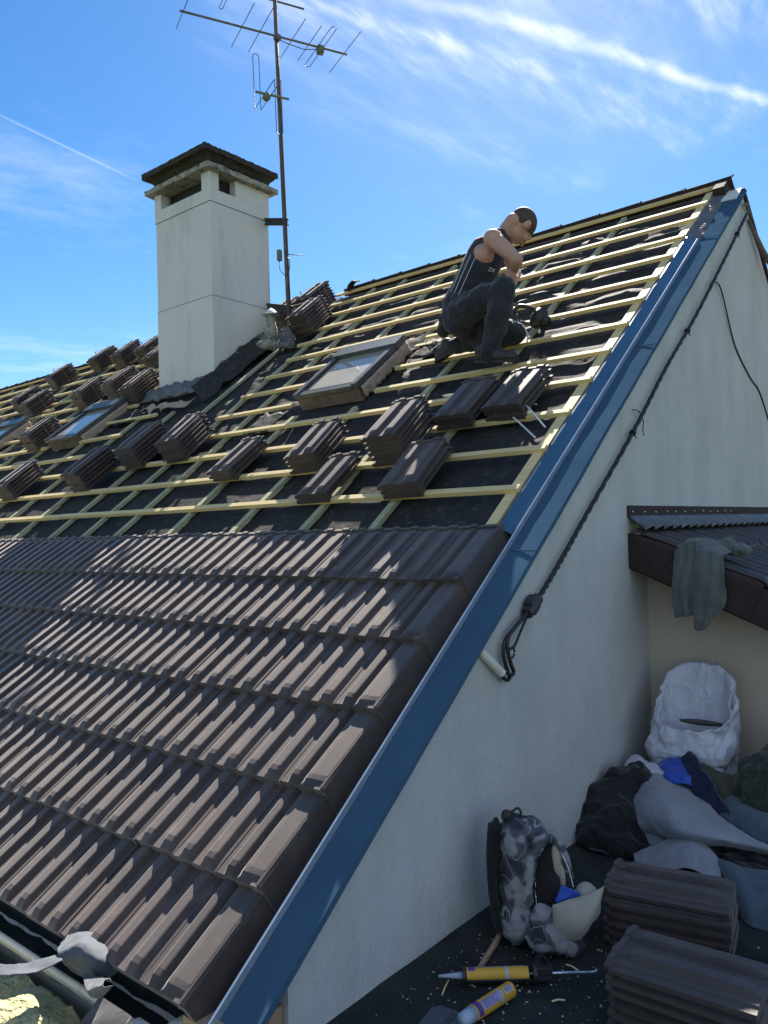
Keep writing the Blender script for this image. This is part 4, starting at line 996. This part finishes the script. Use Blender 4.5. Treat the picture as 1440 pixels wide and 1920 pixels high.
# loose white foam strips by the sunlit pile
for k, (x0, s0, x1, s1) in enumerate(((-.44, 1.62, -.13, 1.30), (-.46, 1.50, -.15, 1.20), (-.52, 1.74, -.30, 1.58))):
    g = MB(); g.tube(samp([RP(x0, s0, -.02), RP((x0 + x1) / 2, (s0 + s1) / 2, -.005 - .03 * k), RP(x1, s1, -.055)], 10), .0052, 6)
    tag(g.build('foam_strip', M['white'], smooth=True), ('upper white foam strip under the batten right of the sunlit pile', 'lower white foam strip poking out by the blue flashing', 'short white foam strip touching the sunlit tile pile')[k], 'foam strip')

# ------------------------------------------------------------------ cloths and sheets (control points)
PT = {
'grey_main': [[(0.276,0.980,-1.168), (0.311,1.050,-1.096), (0.369,1.080,-1.046), (0.486,1.100,-1.062), (0.607,1.100,-1.112)], [(0.334,0.840,-1.173), (0.399,0.860,-1.111), (0.496,0.860,-1.047), (0.611,0.900,-1.085), (0.723,0.960,-1.124)], [(0.381,0.800,-1.209), (0.488,0.760,-1.138), (0.594,0.740,-1.086), (0.720,0.780,-1.119), (0.853,0.860,-1.157)], [(0.444,0.800,-1.233), (0.554,0.740,-1.194), (0.648,0.680,-1.150), (0.804,0.720,-1.156), (0.996,0.800,-1.178)], [(0.478,0.840,-1.275), (0.584,0.800,-1.245), (0.653,0.760,-1.226), (0.824,0.800,-1.207), (1.032,0.860,-1.230)]],
'grey_fold': [[(0.314,0.900,-1.190), (0.367,0.820,-1.218), (0.428,0.780,-1.260), (0.500,0.760,-1.276)], [(0.348,0.920,-1.137), (0.431,0.840,-1.148), (0.488,0.800,-1.204), (0.553,0.780,-1.246)], [(0.403,0.950,-1.109), (0.501,0.880,-1.121), (0.543,0.840,-1.175), (0.602,0.820,-1.228)]],
'bluegrey_right': [[(0.662,1.120,-1.133), (0.749,1.120,-1.096), (0.843,1.120,-1.097), (0.961,1.100,-1.117)], [(0.722,1.000,-1.148), (0.822,0.980,-1.110), (0.917,0.960,-1.108), (1.018,0.940,-1.116)], [(0.802,0.920,-1.168), (0.876,0.900,-1.150), (0.957,0.880,-1.150), (1.056,0.860,-1.150)], [(0.884,0.860,-1.212), (0.938,0.860,-1.211), (1.006,0.840,-1.211), (1.082,0.820,-1.209)]],
'bluegrey_low': [[(0.807,0.700,-1.239), (0.877,0.660,-1.230), (0.962,0.640,-1.224), (1.062,0.640,-1.216)], [(0.846,0.620,-1.242), (0.938,0.540,-1.223), (1.002,0.520,-1.230), (1.103,0.500,-1.213)], [(0.890,0.560,-1.264), (0.977,0.440,-1.253), (1.045,0.420,-1.263), (1.129,0.420,-1.250)], [(0.940,0.520,-1.310), (1.006,0.380,-1.319), (1.067,0.360,-1.322), (1.149,0.360,-1.307)]],
'grey_low': [[(0.459,0.660,-1.293), (0.548,0.720,-1.244), (0.641,0.780,-1.188), (0.752,0.740,-1.211), (0.807,0.700,-1.239)], [(0.496,0.580,-1.297), (0.604,0.600,-1.245), (0.695,0.640,-1.196), (0.789,0.620,-1.216), (0.847,0.600,-1.246)], [(0.526,0.520,-1.321), (0.643,0.520,-1.280), (0.737,0.540,-1.241), (0.822,0.540,-1.263), (0.874,0.540,-1.282)]],
'royal': [[(0.309,1.160,-1.082), (0.393,1.200,-1.024), (0.468,1.220,-0.979), (0.535,1.220,-0.952)], [(0.346,1.100,-1.098), (0.442,1.100,-1.052), (0.522,1.120,-1.009), (0.586,1.140,-0.998)], [(0.393,1.060,-1.102), (0.481,1.060,-1.084), (0.559,1.060,-1.064), (0.620,1.080,-1.074)]],
'navy': [[(0.510,1.160,-0.976), (0.542,1.180,-0.931), (0.595,1.140,-0.940)], [(0.564,1.100,-1.048), (0.609,1.120,-1.015), (0.660,1.100,-1.006)], [(0.624,1.060,-1.118), (0.682,1.060,-1.087), (0.725,1.040,-1.073)], [(0.733,1.000,-1.158), (0.776,1.000,-1.130), (0.810,0.980,-1.122)]],
'olive': [[(0.554,1.200,-0.971), (0.630,1.200,-1.006), (0.716,1.200,-1.029), (0.800,1.200,-1.052)], [(0.610,1.140,-1.033), (0.690,1.120,-1.051), (0.761,1.120,-1.076), (0.831,1.120,-1.100)], [(0.676,1.100,-1.124), (0.735,1.080,-1.119), (0.794,1.080,-1.125), (0.857,1.060,-1.131)]],
'whitecloth': [[(0.213,1.140,-1.083), (0.254,1.200,-1.008), (0.324,1.200,-1.030), (0.419,1.200,-1.036)], [(0.277,1.080,-1.075), (0.316,1.100,-1.020), (0.375,1.100,-1.037), (0.448,1.120,-1.048)], [(0.329,1.040,-1.074), (0.349,1.060,-1.058), (0.403,1.060,-1.067), (0.461,1.080,-1.069)]],
'packet': [[(0.131,0.800,-1.250), (0.170,0.820,-1.235), (0.202,0.840,-1.247)], [(0.177,0.700,-1.298), (0.228,0.720,-1.280), (0.285,0.740,-1.286)], [(0.260,0.620,-1.303), (0.316,0.640,-1.308), (0.357,0.660,-1.334)]],
'cloth1': [[(0.459,1.375,0.083), (0.510,1.370,0.094), (0.559,1.370,0.099)], [(0.443,1.362,-0.023), (0.501,1.345,-0.016), (0.553,1.350,-0.021)], [(0.427,1.365,-0.135), (0.492,1.335,-0.131), (0.535,1.350,-0.145)], [(0.434,1.375,-0.298), (0.490,1.350,-0.284), (0.526,1.365,-0.276)]],
'cloth2': [[(0.535,1.375,0.060), (0.603,1.370,0.049), (0.655,1.370,0.038), (0.681,1.375,0.019)], [(0.533,1.350,-0.063), (0.600,1.325,-0.060), (0.652,1.340,-0.068), (0.685,1.350,-0.087)], [(0.532,1.355,-0.200), (0.591,1.320,-0.203), (0.646,1.330,-0.186), (0.689,1.360,-0.176)], [(0.539,1.370,-0.319), (0.567,1.345,-0.353), (0.600,1.345,-0.313), (0.645,1.370,-0.244)]],
'cloth_top': [[(0.465,1.380,0.060), (0.474,1.480,0.102), (0.510,1.500,0.107)], [(0.546,1.380,0.046), (0.563,1.460,0.085), (0.591,1.500,0.094)], [(0.664,1.380,0.010), (0.679,1.440,0.029), (0.694,1.480,0.039)]],
'scrap': [[(-0.591,-1.500,-1.115), (-0.609,-1.470,-1.106), (-0.625,-1.420,-1.102), (-0.608,-1.360,-1.109)], [(-0.537,-1.520,-1.118), (-0.514,-1.500,-1.098), (-0.486,-1.470,-1.078), (-0.494,-1.400,-1.097)], [(-0.532,-1.500,-1.154), (-0.457,-1.500,-1.123), (-0.397,-1.480,-1.099), (-0.406,-1.420,-1.112)], [(-0.524,-1.460,-1.203), (-0.453,-1.460,-1.184), (-0.383,-1.450,-1.165), (-0.365,-1.420,-1.151)]],
'tongue': [[(-0.715,-1.660,-1.136), (-0.620,-1.620,-1.130), (-0.585,-1.560,-1.125), (-0.574,-1.500,-1.127)], [(-0.670,-1.680,-1.146), (-0.539,-1.650,-1.116), (-0.529,-1.580,-1.128), (-0.498,-1.530,-1.113)]],
'curl': [[(-0.432,-1.500,-1.145), (-0.410,-1.470,-1.161), (-0.346,-1.450,-1.158)], [(-0.314,-1.560,-1.116), (-0.278,-1.550,-1.096), (-0.248,-1.530,-1.088)], [(-0.250,-1.580,-1.112), (-0.215,-1.580,-1.085), (-0.178,-1.580,-1.057)], [(-0.239,-1.560,-1.121), (-0.181,-1.570,-1.081), (-0.158,-1.560,-1.051)]],
}
def sheet(key, name, m, label, cat, **k):
    return tag(patch(name, PT[key], m, **k), label, cat)
sheet('grey_main', 'membrane_sheet', M['greyfleece'], 'largest grey membrane sheet sweeping from the black fleece to the right edge', 'sheet', wr=.006, seed=1)
sheet('grey_fold', 'membrane_fold', M['greyfleece'], 'turned-back grey membrane corner hanging in front of the black fleece', 'sheet', wr=.008, seed=4)
sheet('bluegrey_right', 'membrane_sheet', M['greyblue'], 'blue-grey membrane lying right behind the large grey sheet below the green bag', 'sheet', wr=.008, seed=7)
sheet('bluegrey_low', 'membrane_sheet', M['greyblue'], 'blue-grey membrane standing behind the tile piles at the right edge', 'sheet', wr=.006, seed=9)
sheet('grey_low', 'membrane_sheet', M['greyfleece'], 'small peaked grey membrane just behind the rear tile pile', 'sheet', wr=.006, seed=12)
sheet('royal', 'rain_jacket', M['royal'], 'bright royal blue nylon jacket crumpled in front of the white bag', 'jacket', wr=.014, fr=10, seed=2)
sheet('navy', 'fleece_sleeve', M['navy'], 'dark navy fleece sleeve lying down beside the royal blue jacket', 'sleeve', wr=.010, fr=12, th=.02, seed=3)
sheet('olive', 'canvas_cloth', M['olive'], 'dull olive cloth between the navy sleeve and the dark green bag', 'cloth', wr=.008, seed=5)
sheet('whitecloth', 'white_rag', M['whitebag'], 'small white rag peeking out over the black fleece by the wall', 'rag', wr=.008, fr=12, seed=6)
sheet('packet', 'foil_packet', M['greyblue'], 'shiny blue and orange wrapper at the foot of the black fleece', 'wrapper', wr=.004, seed=8)
tr_ = empty('draped_sweatshirt', (.56, 1.38, .06), 'dark grey sweatshirt hanging over the verge of the lean-to roof', 'sweatshirt')
for k, nm in (('cloth1', 'sleeve'), ('cloth2', 'torso'), ('cloth_top', 'collar')):
    inv_parent(patch(nm, PT[k], M['greycloth'], wr=.008, fr=9, th=.008, seed=11 + len(nm), pleat=.022 if k != 'cloth_top' else 0, pf=2.6), tr_)
g = MB(); g.ball((.70, 1.56, .050), (.07, .06, .035)); g.ball((.63, 1.60, .075), (.05, .05, .035)); g.tube([(.60, 1.52, .080), (.66, 1.60, .095)], [.020, .028], 10)
o = g.build('crumpled_glove', M['greycloth']); remesh(o, .008, 4)
t = bpy.data.textures.new('glove_folds', 'CLOUDS'); t.noise_scale = .03
d = o.modifiers.new('f', 'DISPLACE'); d.texture = t; d.strength = .03; d.texture_coords = 'GLOBAL'; tag(o, 'crumpled grey work glove on the lean-to tiles beside the sweatshirt', 'glove')

def blobs(name, m, balls, vox=.010, sm=5, disp=.03, ds=.07, crease=.05, label=None, cat=None, parent=None):
    g = MB()
    for c_, r_ in balls: g.ball(c_, r_, seg=16, rng=10)
    o = g.build(name, m); remesh(o, vox, sm)
    t = bpy.data.textures.new(name + '_folds', 'CLOUDS'); t.noise_scale = ds; t.noise_depth = 3
    d = o.modifiers.new('f', 'DISPLACE'); d.texture = t; d.strength = disp; d.texture_coords = 'GLOBAL'
    if crease:
        t = bpy.data.textures.new(name + '_creases', 'VORONOI'); t.noise_scale = .11; t.weight_1 = -1; t.weight_2 = 1; t.noise_intensity = 1
        d = o.modifiers.new('c', 'DISPLACE'); d.texture = t; d.strength = crease; d.mid_level = .3; d.texture_coords = 'GLOBAL'
    if label: tag(o, label, cat)
    if parent: inv_parent(o, parent)
    return o
blobs('fleece_jacket', M['blackcloth'], [((.22, .86, -1.19), (.125, .16, .15)), ((.29, .95, -1.12), (.12, .14, .13)), ((.335, 1.02, -1.06), (.085, .10, .095)), ((.25, .74, -1.25), (.12, .14, .10)), ((.33, .82, -1.20), (.12, .14, .12)), ((.20, .92, -1.26), (.10, .14, .10)), ((.36, .72, -1.27), (.14, .12, .07)), ((.42, .82, -1.28), (.15, .12, .05)), ((.50, 1.04, -1.22), (.18, .14, .09)), ((.60, .76, -1.29), (.2, .10, .035)), ((.85, .8, -1.29), (.25, .25, .03))],
      disp=.05, ds=.10, sm=14, crease=.07, label='black fleece clothes heaped in the corner under the grey sheets', cat='clothes')
blobs('sack', M['green'], [((1.00, 1.18, -1.06), (.26, .22, .24)), ((1.10, 1.22, -.98), (.22, .2, .22)), ((.90, 1.16, -1.16), (.17, .18, .15))], disp=.06, ds=.12, vox=.012, sm=10, crease=.06,
      label='bulging dark green sack against the beige wall at the right edge', cat='sack')
# white debris bag: folded-out collar round a tilted mouth
wb = empty('rubble_bag', (.50, 1.36, -1.32), 'white woven debris bag standing open against the beige wall', 'bag')
g = MB(); rows = []
def ring(cx, cy, cz, rx, ry, tilt, sd, amp, n=120):
    row = []
    for j in range(n):
        a = 2 * math.pi * j / n; ca, sa = math.cos(a), math.sin(a)
        k = (abs(ca) ** 3.2 + abs(sa) ** 3.2) ** (-1 / 3.2)
        w = 1 + amp * (.5 * fbm(ca * 1.6 + sd, sa * 1.6, cz * 2.2) + .28 * (1 - 2 * abs(fbm(ca * 3.4 + sd, sa * 3.4, cz * 3.0 + a))) + .10 * (1 - 2 * abs(fbm(ca * 8 + sd, sa * 8, cz * 5))))
        row.append((cx + rx * ca * k * w, min(1.635, cy + ry * sa * k * w), cz + tilt * sa * k + amp * .16 * fbm(ca * 3, sa * 3 + sd, 5)))
    return row
BX, BY = .515, 1.36
for i in range(40):
    t = i / 39; z = -1.31 + (.60 * t)
    rows.append(ring(BX - .015 * math.sin(t * 3), BY, z, .195 + .012 * math.sin(t * 5), .17, .13 * t ** 2, 1.3, .10))
rows = [[tuple(Vector(p) + Vector((p[0] - BX, p[1] - BY, 0)).normalized() * (.05 * crumple(Vector(p), 6) + .018 * crumple(Vector(p), 15) - .02)) for p in r] for r in rows]
rows = [[(p[0], min(p[1], 1.64), p[2]) for p in r] for r in rows]
g.grid(rows, None, True)
bagb = g.build('bag_body', M['whitebag'], smooth=True); bagb.modifiers.new('s', 'SOLIDIFY').thickness = .004; inv_parent(bagb, wb)
def bagrow(z, sx, sy, tl, sd, amp=.09):
    out = []
    for p in ring(BX, BY, z, .195 * sx, .172 * sy, tl, sd, amp):
        v = Vector(p); d = Vector((v.x - BX, v.y - BY, 0)).normalized()
        v = v + d * (.045 * crumple(v + Vector((2, 3, 1)), 7) + .016 * crumple(v, 17) - .022); v.y = min(v.y, 1.635); out.append(tuple(v))
    return out
# folded-out collar
g = MB(); rows = [bagrow(z, sx, sy, tl, 4.1) for z, sx, sy, tl in ((-.985, 1.05, 1.04, .02), (-.95, 1.07, 1.06, .04), (-.90, 1.08, 1.08, .07), (-.86, 1.09, 1.09, .10), (-.83, 1.09, 1.08, .13), (-.80, 1.07, 1.06, .16), (-.775, 1.04, 1.03, .18), (-.755, 1.01, 1.0, .19),
    (-.745, .97, .95, .20), (-.755, .93, .89, .195), (-.79, .89, .84, .18), (-.83, .85, .78, .15), (-.87, .82, .68, .10), (-.92, .78, .52, .07), (-.95, .72, .28, .03), (-.96, .62, .12, .01), (-.965, .50, .05, .0))]
g.grid(rows, None, True)
o = g.build('bag_collar', M['whitebag'], smooth=True); o.modifiers.new('s', 'SOLIDIFY').thickness = .003; inv_parent(o, wb)
g = MB(); g.ball((BX + .05, BY - .05, -.815), (.115, .05, .010)); o = g.build('mouth_shade', M['blackcloth']); inv_parent(o, wb)  # flat black disc put in as the mouth's dark slit of shade, no contents

# ------------------------------------------------------------------ backpack
rh = Vector((_r.x, _r.y, 0)).normalized(); fh = Vector((_f.x, _f.y, 0)).normalized()
BP = Vector((.44, -.20, ZG))
def K(u, v, w=0): return BP + rh * u + Vector((0, 0, v)) - fh * w
PM = Matrix((rh, -fh, Vector((0, 0, 1)))).transposed()      # local x right, y towards the viewer, z up
bk = empty('backpack', BP, 'grey camouflage backpack standing open against the foot of the white wall', 'backpack')
def pb(name, m, balls=(), tubes=(), vox=.006, sm=4, disp=.0, ds=.04):
    g = MB()
    for c_, r_ in balls: g.ball(K(*c_), r_, rot=PM, seg=16, rng=10)
    for p_, r_ in tubes: g.tube([K(*q) for q in samp2(p_)], r_, 10)
    o = g.build(name, m); remesh(o, vox, sm)
    if disp:
        t = bpy.data.textures.new(name + '_f', 'CLOUDS'); t.noise_scale = ds; d = o.modifiers.new('f', 'DISPLACE'); d.texture = t; d.strength = disp; d.texture_coords = 'GLOBAL'
    inv_parent(o, bk); return o
def samp2(p): return [tuple(v) for v in samp(p, 14)]
pb('shell', M['camo'], [((-.075, .21, -.03), (.060, .10, .205)), ((-.07, .35, -.04), (.062, .09, .10)), ((-.02, .385, -.05), (.07, .07, .055)), ((-.085, .09, .0), (.055, .09, .09)), ((.02, .06, -.02), (.11, .09, .06))],
   [([(-.045, .05, .05), (-.05, .18, .06), (-.035, .30, .055), (.01, .385, .045), (.055, .392, .04)], .026)], disp=.02)
pb('opening_rim', M['camo'], [], [([(.04, .398, .045), (.075, .375, .05), (.098, .32, .05), (.112, .24, .05)], .017)], disp=.008)
pb('lining', M['blackcloth'], [((.035, .20, .0), (.075, .07, .175)), ((.05, .30, .0), (.05, .06, .08))])
pb('inner_flap', M['beigecloth'], [((.065, .315, .045), (.020, .02, .062)), ((.085, .255, .05), (.012, .016, .05))])
pb('zip', M['white'], [], [([(.082, .345, .075), (.103, .29, .075), (.118, .225, .072)], .0026)], vox=.003, sm=1)
pb('front_pocket', M['camo'], [((.035, .065, .10), (.105, .055, .060)), ((.0, .12, .095), (.050, .035, .06)), ((.095, .04, .10), (.055, .05, .038))], disp=.022)
pb('back_pad', M['blackcloth'], [((-.135, .24, -.06), (.032, .05, .20)), ((-.13, .10, -.05), (.03, .05, .10))], [([(-.15, .42, -.05), (-.165, .3, -.02), (-.16, .15, .0), (-.14, .04, .0)], .018)])
pb('grab_handle', M['black'], [((-.100, .450, -.03), (.022, .014, .026))], [([(-.09, .45, -.03), (-.06, .478, -.03), (-.045, .462, -.03), (-.055, .44, -.03)], .0065)])
pb('seam', M['white'], [], [([(-.01, .03, .122), (-.022, .14, .104), (-.022, .26, .095)], .0020)], vox=.0035, sm=0)
# sun hat tucked into the mouth of the pack
g = MB(); rows = []
for i in range(13):
    t = i / 12; row = []
    for j in range(15):
        s_ = j / 14
        u = .018 + .20 * t; a = math.pi * s_
        row.append(K(.030 + .185 * t * (1 - .10 * s_), .205 - .155 * s_ * math.sin(math.pi * (.22 + .62 * t)) + .045 * t ** 2 - .05 * max(0, .3 - t), .125 + .055 * math.sin(a) * math.sin(math.pi * t)))
    rows.append(row)
g.grid(rows)
hat = empty('sun_hat', K(.10, .15, .14), 'beige felt sun hat stuffed into the open backpack', 'hat')
o = g.build('brim', M['beigecloth'], smooth=True); o.modifiers.new('s', 'SOLIDIFY').thickness = .004; inv_parent(o, hat)
g = MB(); g.ball(K(.165, .17, .07), (.05, .06, .07), rot=PM); o = g.build('crown', M['beigecloth']); remesh(o, .006, 3); inv_parent(o, hat)
g = MB(); g.box((-.035, -.006, -.03), (.035, .006, .03), Matrix.Translation(K(.090, .205, .10)) @ PM.to_4x4() @ Matrix.Rotation(.4, 4, 'Y')); g.box((-.012, .0065, -.012), (.018, .0085, .012), Matrix.Translation(K(.090, .205, .10)) @ PM.to_4x4() @ Matrix.Rotation(.4, 4, 'Y'))
tag(g.build('tissue_packet', [M['royal']], bevel=.003), 'small blue tissue packet between the backpack and the beige hat', 'packet')

# ------------------------------------------------------------------ tile piles on the flat roof
def gstack(cx_, cy_, rot, cnt, desc, group):
    for i in range(cnt):
        o = proto.copy(); C.objects.link(o)
        o.matrix_world = Matrix.Translation((cx_ + random.uniform(-.006, .006), cy_ + random.uniform(-.006, .006), ZG + .028 + i * PITCH)) @ Matrix.Rotation(R(90 + rot) + random.uniform(-.02, .02), 4, 'Z') @ Matrix.Translation((-TW / 2, -TL / 2, 0))
        k = cnt - 1 - i; w = 'topmost brown tile' if k == 0 else ('bottom brown tile' if i == 0 else ORD[k] + ' brown tile from top')
        tag(o, w + ' ' + desc, 'clay tile', group, kind='thing')
gstack(.827, .085, 11, 6, 'of the rear pile on the flat roof', 'tiles in the rear flat roof pile')
gstack(1.06, -.40, 2, 6, 'of the front pile on the flat roof', 'tiles in the front flat roof pile')

# ------------------------------------------------------------------ caulking gun, cartridge, putty plate, stick, crumbs
M['yellow'] = mat('cartridge_yellow', (.62, .36, .03), (.56, .31, .03), rough=.45, scale=8)
M['label'] = mat('label_lilac', (.33, .32, .48), (.26, .25, .40), rough=.5, scale=60)
M['purple'] = mat('label_purple', (.09, .04, .22), (.12, .05, .28), rough=.5)
M['nozzle'] = mat('milky_nozzle', (.34, .42, .52), (.30, .38, .48), rough=.4)
def frame(a, b):
    a, b = Vector(a), Vector(b); x = (b - a).normalized(); y = Vector((0, 0, 1)).cross(x).normalized(); z = x.cross(y)
    m = Matrix((x, y, z)).transposed().to_4x4(); m.translation = a; return m, (b - a).length
def sleeve(mx, r, t0, t1, a0, a1, n=14):
    g = MB(mx); g.grid([[(t, r * math.sin(R(a)), r * math.cos(R(a))) for a in [a0 + (a1 - a0) * i / n for i in range(n + 1)]] for t in (t0, t1)]); return g
# camera side of a cartridge is about angle -50 (towards -y local)
def cartridge(e, a, b, r, flip):
    mx, L = frame(a, b)
    g = MB(mx); g.tube([(0, 0, 0), (L, 0, 0)], r, 20); inv_parent(g.build('tube', M['yellow'], smooth=False), e)
    for nm, t0, t1, a0, a1, mm, dr in (('label', .16, .62, flip * 5, flip * 75, 'label', .0006), ('stripe', .03, .14, flip * -30, flip * 100, 'purple', .0006), ('band', .62, .68, 0, 360, 'nozzle', .0004), ('code_panel', .74, .94, flip * 10, flip * 60, 'whitebag', .0006)):
        inv_parent(sleeve(mx, r + dr, L * t0, L * t1, a0, a1).build(nm, M[mm]), e)
    for i in range(7):
        t = .755 + i * .025; inv_parent(sleeve(mx, r + .0012, L * t, L * (t + (.006, .012)[i % 2]), flip * 16, flip * 54, 4).build('code_bar', M['dark']), e)
    for i in range(5):
        inv_parent(sleeve(mx, r + .0012, L * .20, L * (.56 - .05 * (i % 3)), flip * (14 + i * 11), flip * (17 + i * 11), 2).build('text_line', M['purple']), e)
cg = empty('caulking_gun', (.45, -.55, ZG), 'black caulking gun loaded with a yellow cartridge lying on the flat roof', 'caulking gun')
zc = ZG + .036
A, Bq = Vector((.379, -.600, zc)), Vector((.560, -.452, zc)); dq = (Bq - A).normalized()
cartridge(cg, A + dq * .008, Bq - dq * .02, .0235, 1)
g = MB(); g.tube([A - dq * .085, A - dq * .03, A], [.004, .009, .013], 12); inv_parent(g.build('nozzle', M['nozzle'], smooth=True), cg)
mx, L = frame(A, Bq)
g = MB(mx)
for a0, a1 in ((95, 265),): g.grid([[(t, .0265 * math.sin(R(a)), .0265 * math.cos(R(a))) for a in range(a0, a1 + 1, 10)] for t in (-.002, L)])
o = g.build('cradle', M['dark'], smooth=True); o.modifiers.new('s', 'SOLIDIFY').thickness = .002; inv_parent(o, cg)
for a_, b_ in ((-.004, .004), (L - .004, L + .008)):
    g = MB(mx); g.tube([(a_, 0, 0), (b_, 0, 0)], .0285, 18); inv_parent(g.build('end_plate', M['dark']), cg)
g = MB(mx); g.box((L + .008, -.012, -.02), (L + .06, .012, .022)); g.tube(samp([(L + .03, .0, .0), (L + .02, .05, .0), (L + .035, .10, .0)], 10), .012, 8); g.tube(samp([(L + .055, .01, .0), (L + .06, .06, .0), (L + .045, .115, .0)], 10), .007, 8); inv_parent(g.build('trigger_grip', M['black'], bevel=.003), cg)
g = MB(mx); g.tube([(L - .02, 0, 0), (L + .19, 0, 0)], .0042, 8); g.tube(samp([(L + .19, 0, 0), (L + .205, .002, 0), (L + .212, .014, 0)], 8), .0042, 8); inv_parent(g.build('plunger_rod', M['zinc'], smooth=True), cg)
ct = empty('sealant_cartridge', (.52, -.65, ZG), 'loose yellow sealant cartridge lying beside the caulking gun', 'cartridge')
A2, B2 = Vector((.508, -.745, ZG + .028)), Vector((.536, -.565, ZG + .028))
cartridge(ct, A2, B2, .0245, -1)
g = MB(); g.tube([A2 - (B2 - A2).normalized() * .05, A2], [.020, .024], 16); inv_parent(g.build('cap', M['nozzle'], smooth=True), ct)
pl = [(.375, -.776), (.392, -.752), (.470, -.742), (.560, -.775), (.545, -.93), (.40, -.93)]
g = MB(); g.add([(x, y, ZG + .012) for x, y in pl] + [(x, y, ZG + .015) for x, y in pl], [tuple(range(5, -1, -1)), tuple(range(6, 12))] + [(i, (i + 1) % 6, 6 + (i + 1) % 6, 6 + i) for i in range(6)])
pt_ = g.build('putty_plate', M['strip'], bevel=.001); tag(pt_, 'flat grey plate with a small black mark under the loose cartridge', 'plate')
g = MB()
for a, b in (((.445, -.775), (.462, -.772)), ((.448, -.785), (.452, -.800)), ((.458, -.784), (.468, -.795)), ((.446, -.806), (.468, -.800)), ((.452, -.812), (.456, -.822)), ((.464, -.81), (.462, -.822))):
    g.tube([(a[0], a[1], ZG + .0155), (b[0], b[1], ZG + .0155)], .0016, 4)
g.build('mark', M['dark'], pt_)
g = MB(); g.tube([(.378, -.510, ZG + .014), (.335, -.33, ZG + .016), (.305, -.20, ZG + .03)], [.010, .011, .009], 6); tag(g.build('wood_stick', M['wood']), 'short brown wooden stick lying between the backpack and the wall', 'stick')
# crumbs of mortar
random.seed(21); g = MB()
for i in range(520):
    x = random.uniform(.24, 1.3); y = random.gauss(-.55, .30)
    if y < -1.1 or y > 1.1: continue
    if .86 < x < 1.31 and -.55 < y < -.25: continue
    r = random.choice((.0010, .0014, .0018, .0024, .0034)) * random.uniform(.7, 1.3)
    g.ball((x, y, ZG + .010 + r * .4), (r * random.uniform(.8, 2.2), r, r * .6), seg=5, rng=3, rot=Matrix.Rotation(random.uniform(0, 3), 3, 'Z'))
o = g.build('crumbs', M['chips']); tag(o, 'pale mortar crumbs and shavings scattered over the dark flat roof', 'crumbs', kind='stuff')
for k, (a, b) in enumerate((((.37, -.56), (.385, -.52)), ((.33, -.62), (.36, -.70)), ((.66, -.52), (.69, -.49)), ((.60, -.30), (.65, -.31)))):
    g = MB(); g.tube([(a[0], a[1], ZG + .012), ((a[0] + b[0]) / 2, (a[1] + b[1]) / 2, ZG + .016), (b[0], b[1], ZG + .012)], .0028, 5)
    tag(g.build('wood_splinter', M['batten']), ('pale splinter just above the caulking gun nozzle', 'pale splinter left of the grey plate', 'pale splinter right of the loose cartridge', 'pale splinter behind the plunger rod')[k], 'splinter')

# ------------------------------------------------------------------ eaves corner: membrane scrap, insulation
ms_ = empty('membrane_offcut', (-.5, -1.48, -1.12), 'torn light grey membrane offcut draped over the gutter below the tiles', 'membrane')
for k, nm in (('scrap', 'bulge'), ('tongue', 'tongue'), ('curl', 'curl')):
    inv_parent(patch(nm, PT[k], M['strip'], wr=.006, fr=9, th=.003, seed=len(nm)), ms_)
g = MB(); rows = []
for i in range(158):
    x = -4.2 + i * .028; row = []
    for j in range(60):
        y = -1.50 - j * .021
        row.append((x, y, -1.30 + .05 * min(1, j / 9) - .05 * j / 59 + .05 * fbm(x * 2.6, y * 2.6, 1) + .035 * fbm(x * 9, y * 9, 2) + (.012 * (1 - 2 * abs(fbm(x * 9, y * 9, 3)))) + .008 * fbm(x * 50, y * 50, 4)))
    rows.append(row)
g.grid(rows); g.box((-4.3, -2.8, -1.75), (.24, -1.40, -1.55)); o = g.build('mineral_wool', M['foamy'], smooth=True)
o.data.polygons.foreach_set('use_smooth', [False] * len(o.data.polygons)) if False else None
tag(o, 'yellowish green torn mineral wool lying below the white gutter', 'insulation', kind='stuff')
g = MB(); g.box((-4.3, -2.85, -6.5), (.24, -1.25, -1.76)); o = g.build('porch', M['stucco']); tag(o, 'low porch block in front of the eaves carrying the mineral wool', 'porch')
g = MB(); rows = [[(-.30 + .16 * a + .2 * t, -1.52 - .42 * t, -1.16 - .10 * t) for a in (0, .5, 1)] for t in [i / 8 for i in range(9)]]
g.grid(rows); o = g.build('rubber_strip', M['blackcloth'], smooth=True); o.modifiers.new('s', 'SOLIDIFY').thickness = .005; tag(o, 'black rubber strip hanging from the gutter over the mineral wool', 'strip')
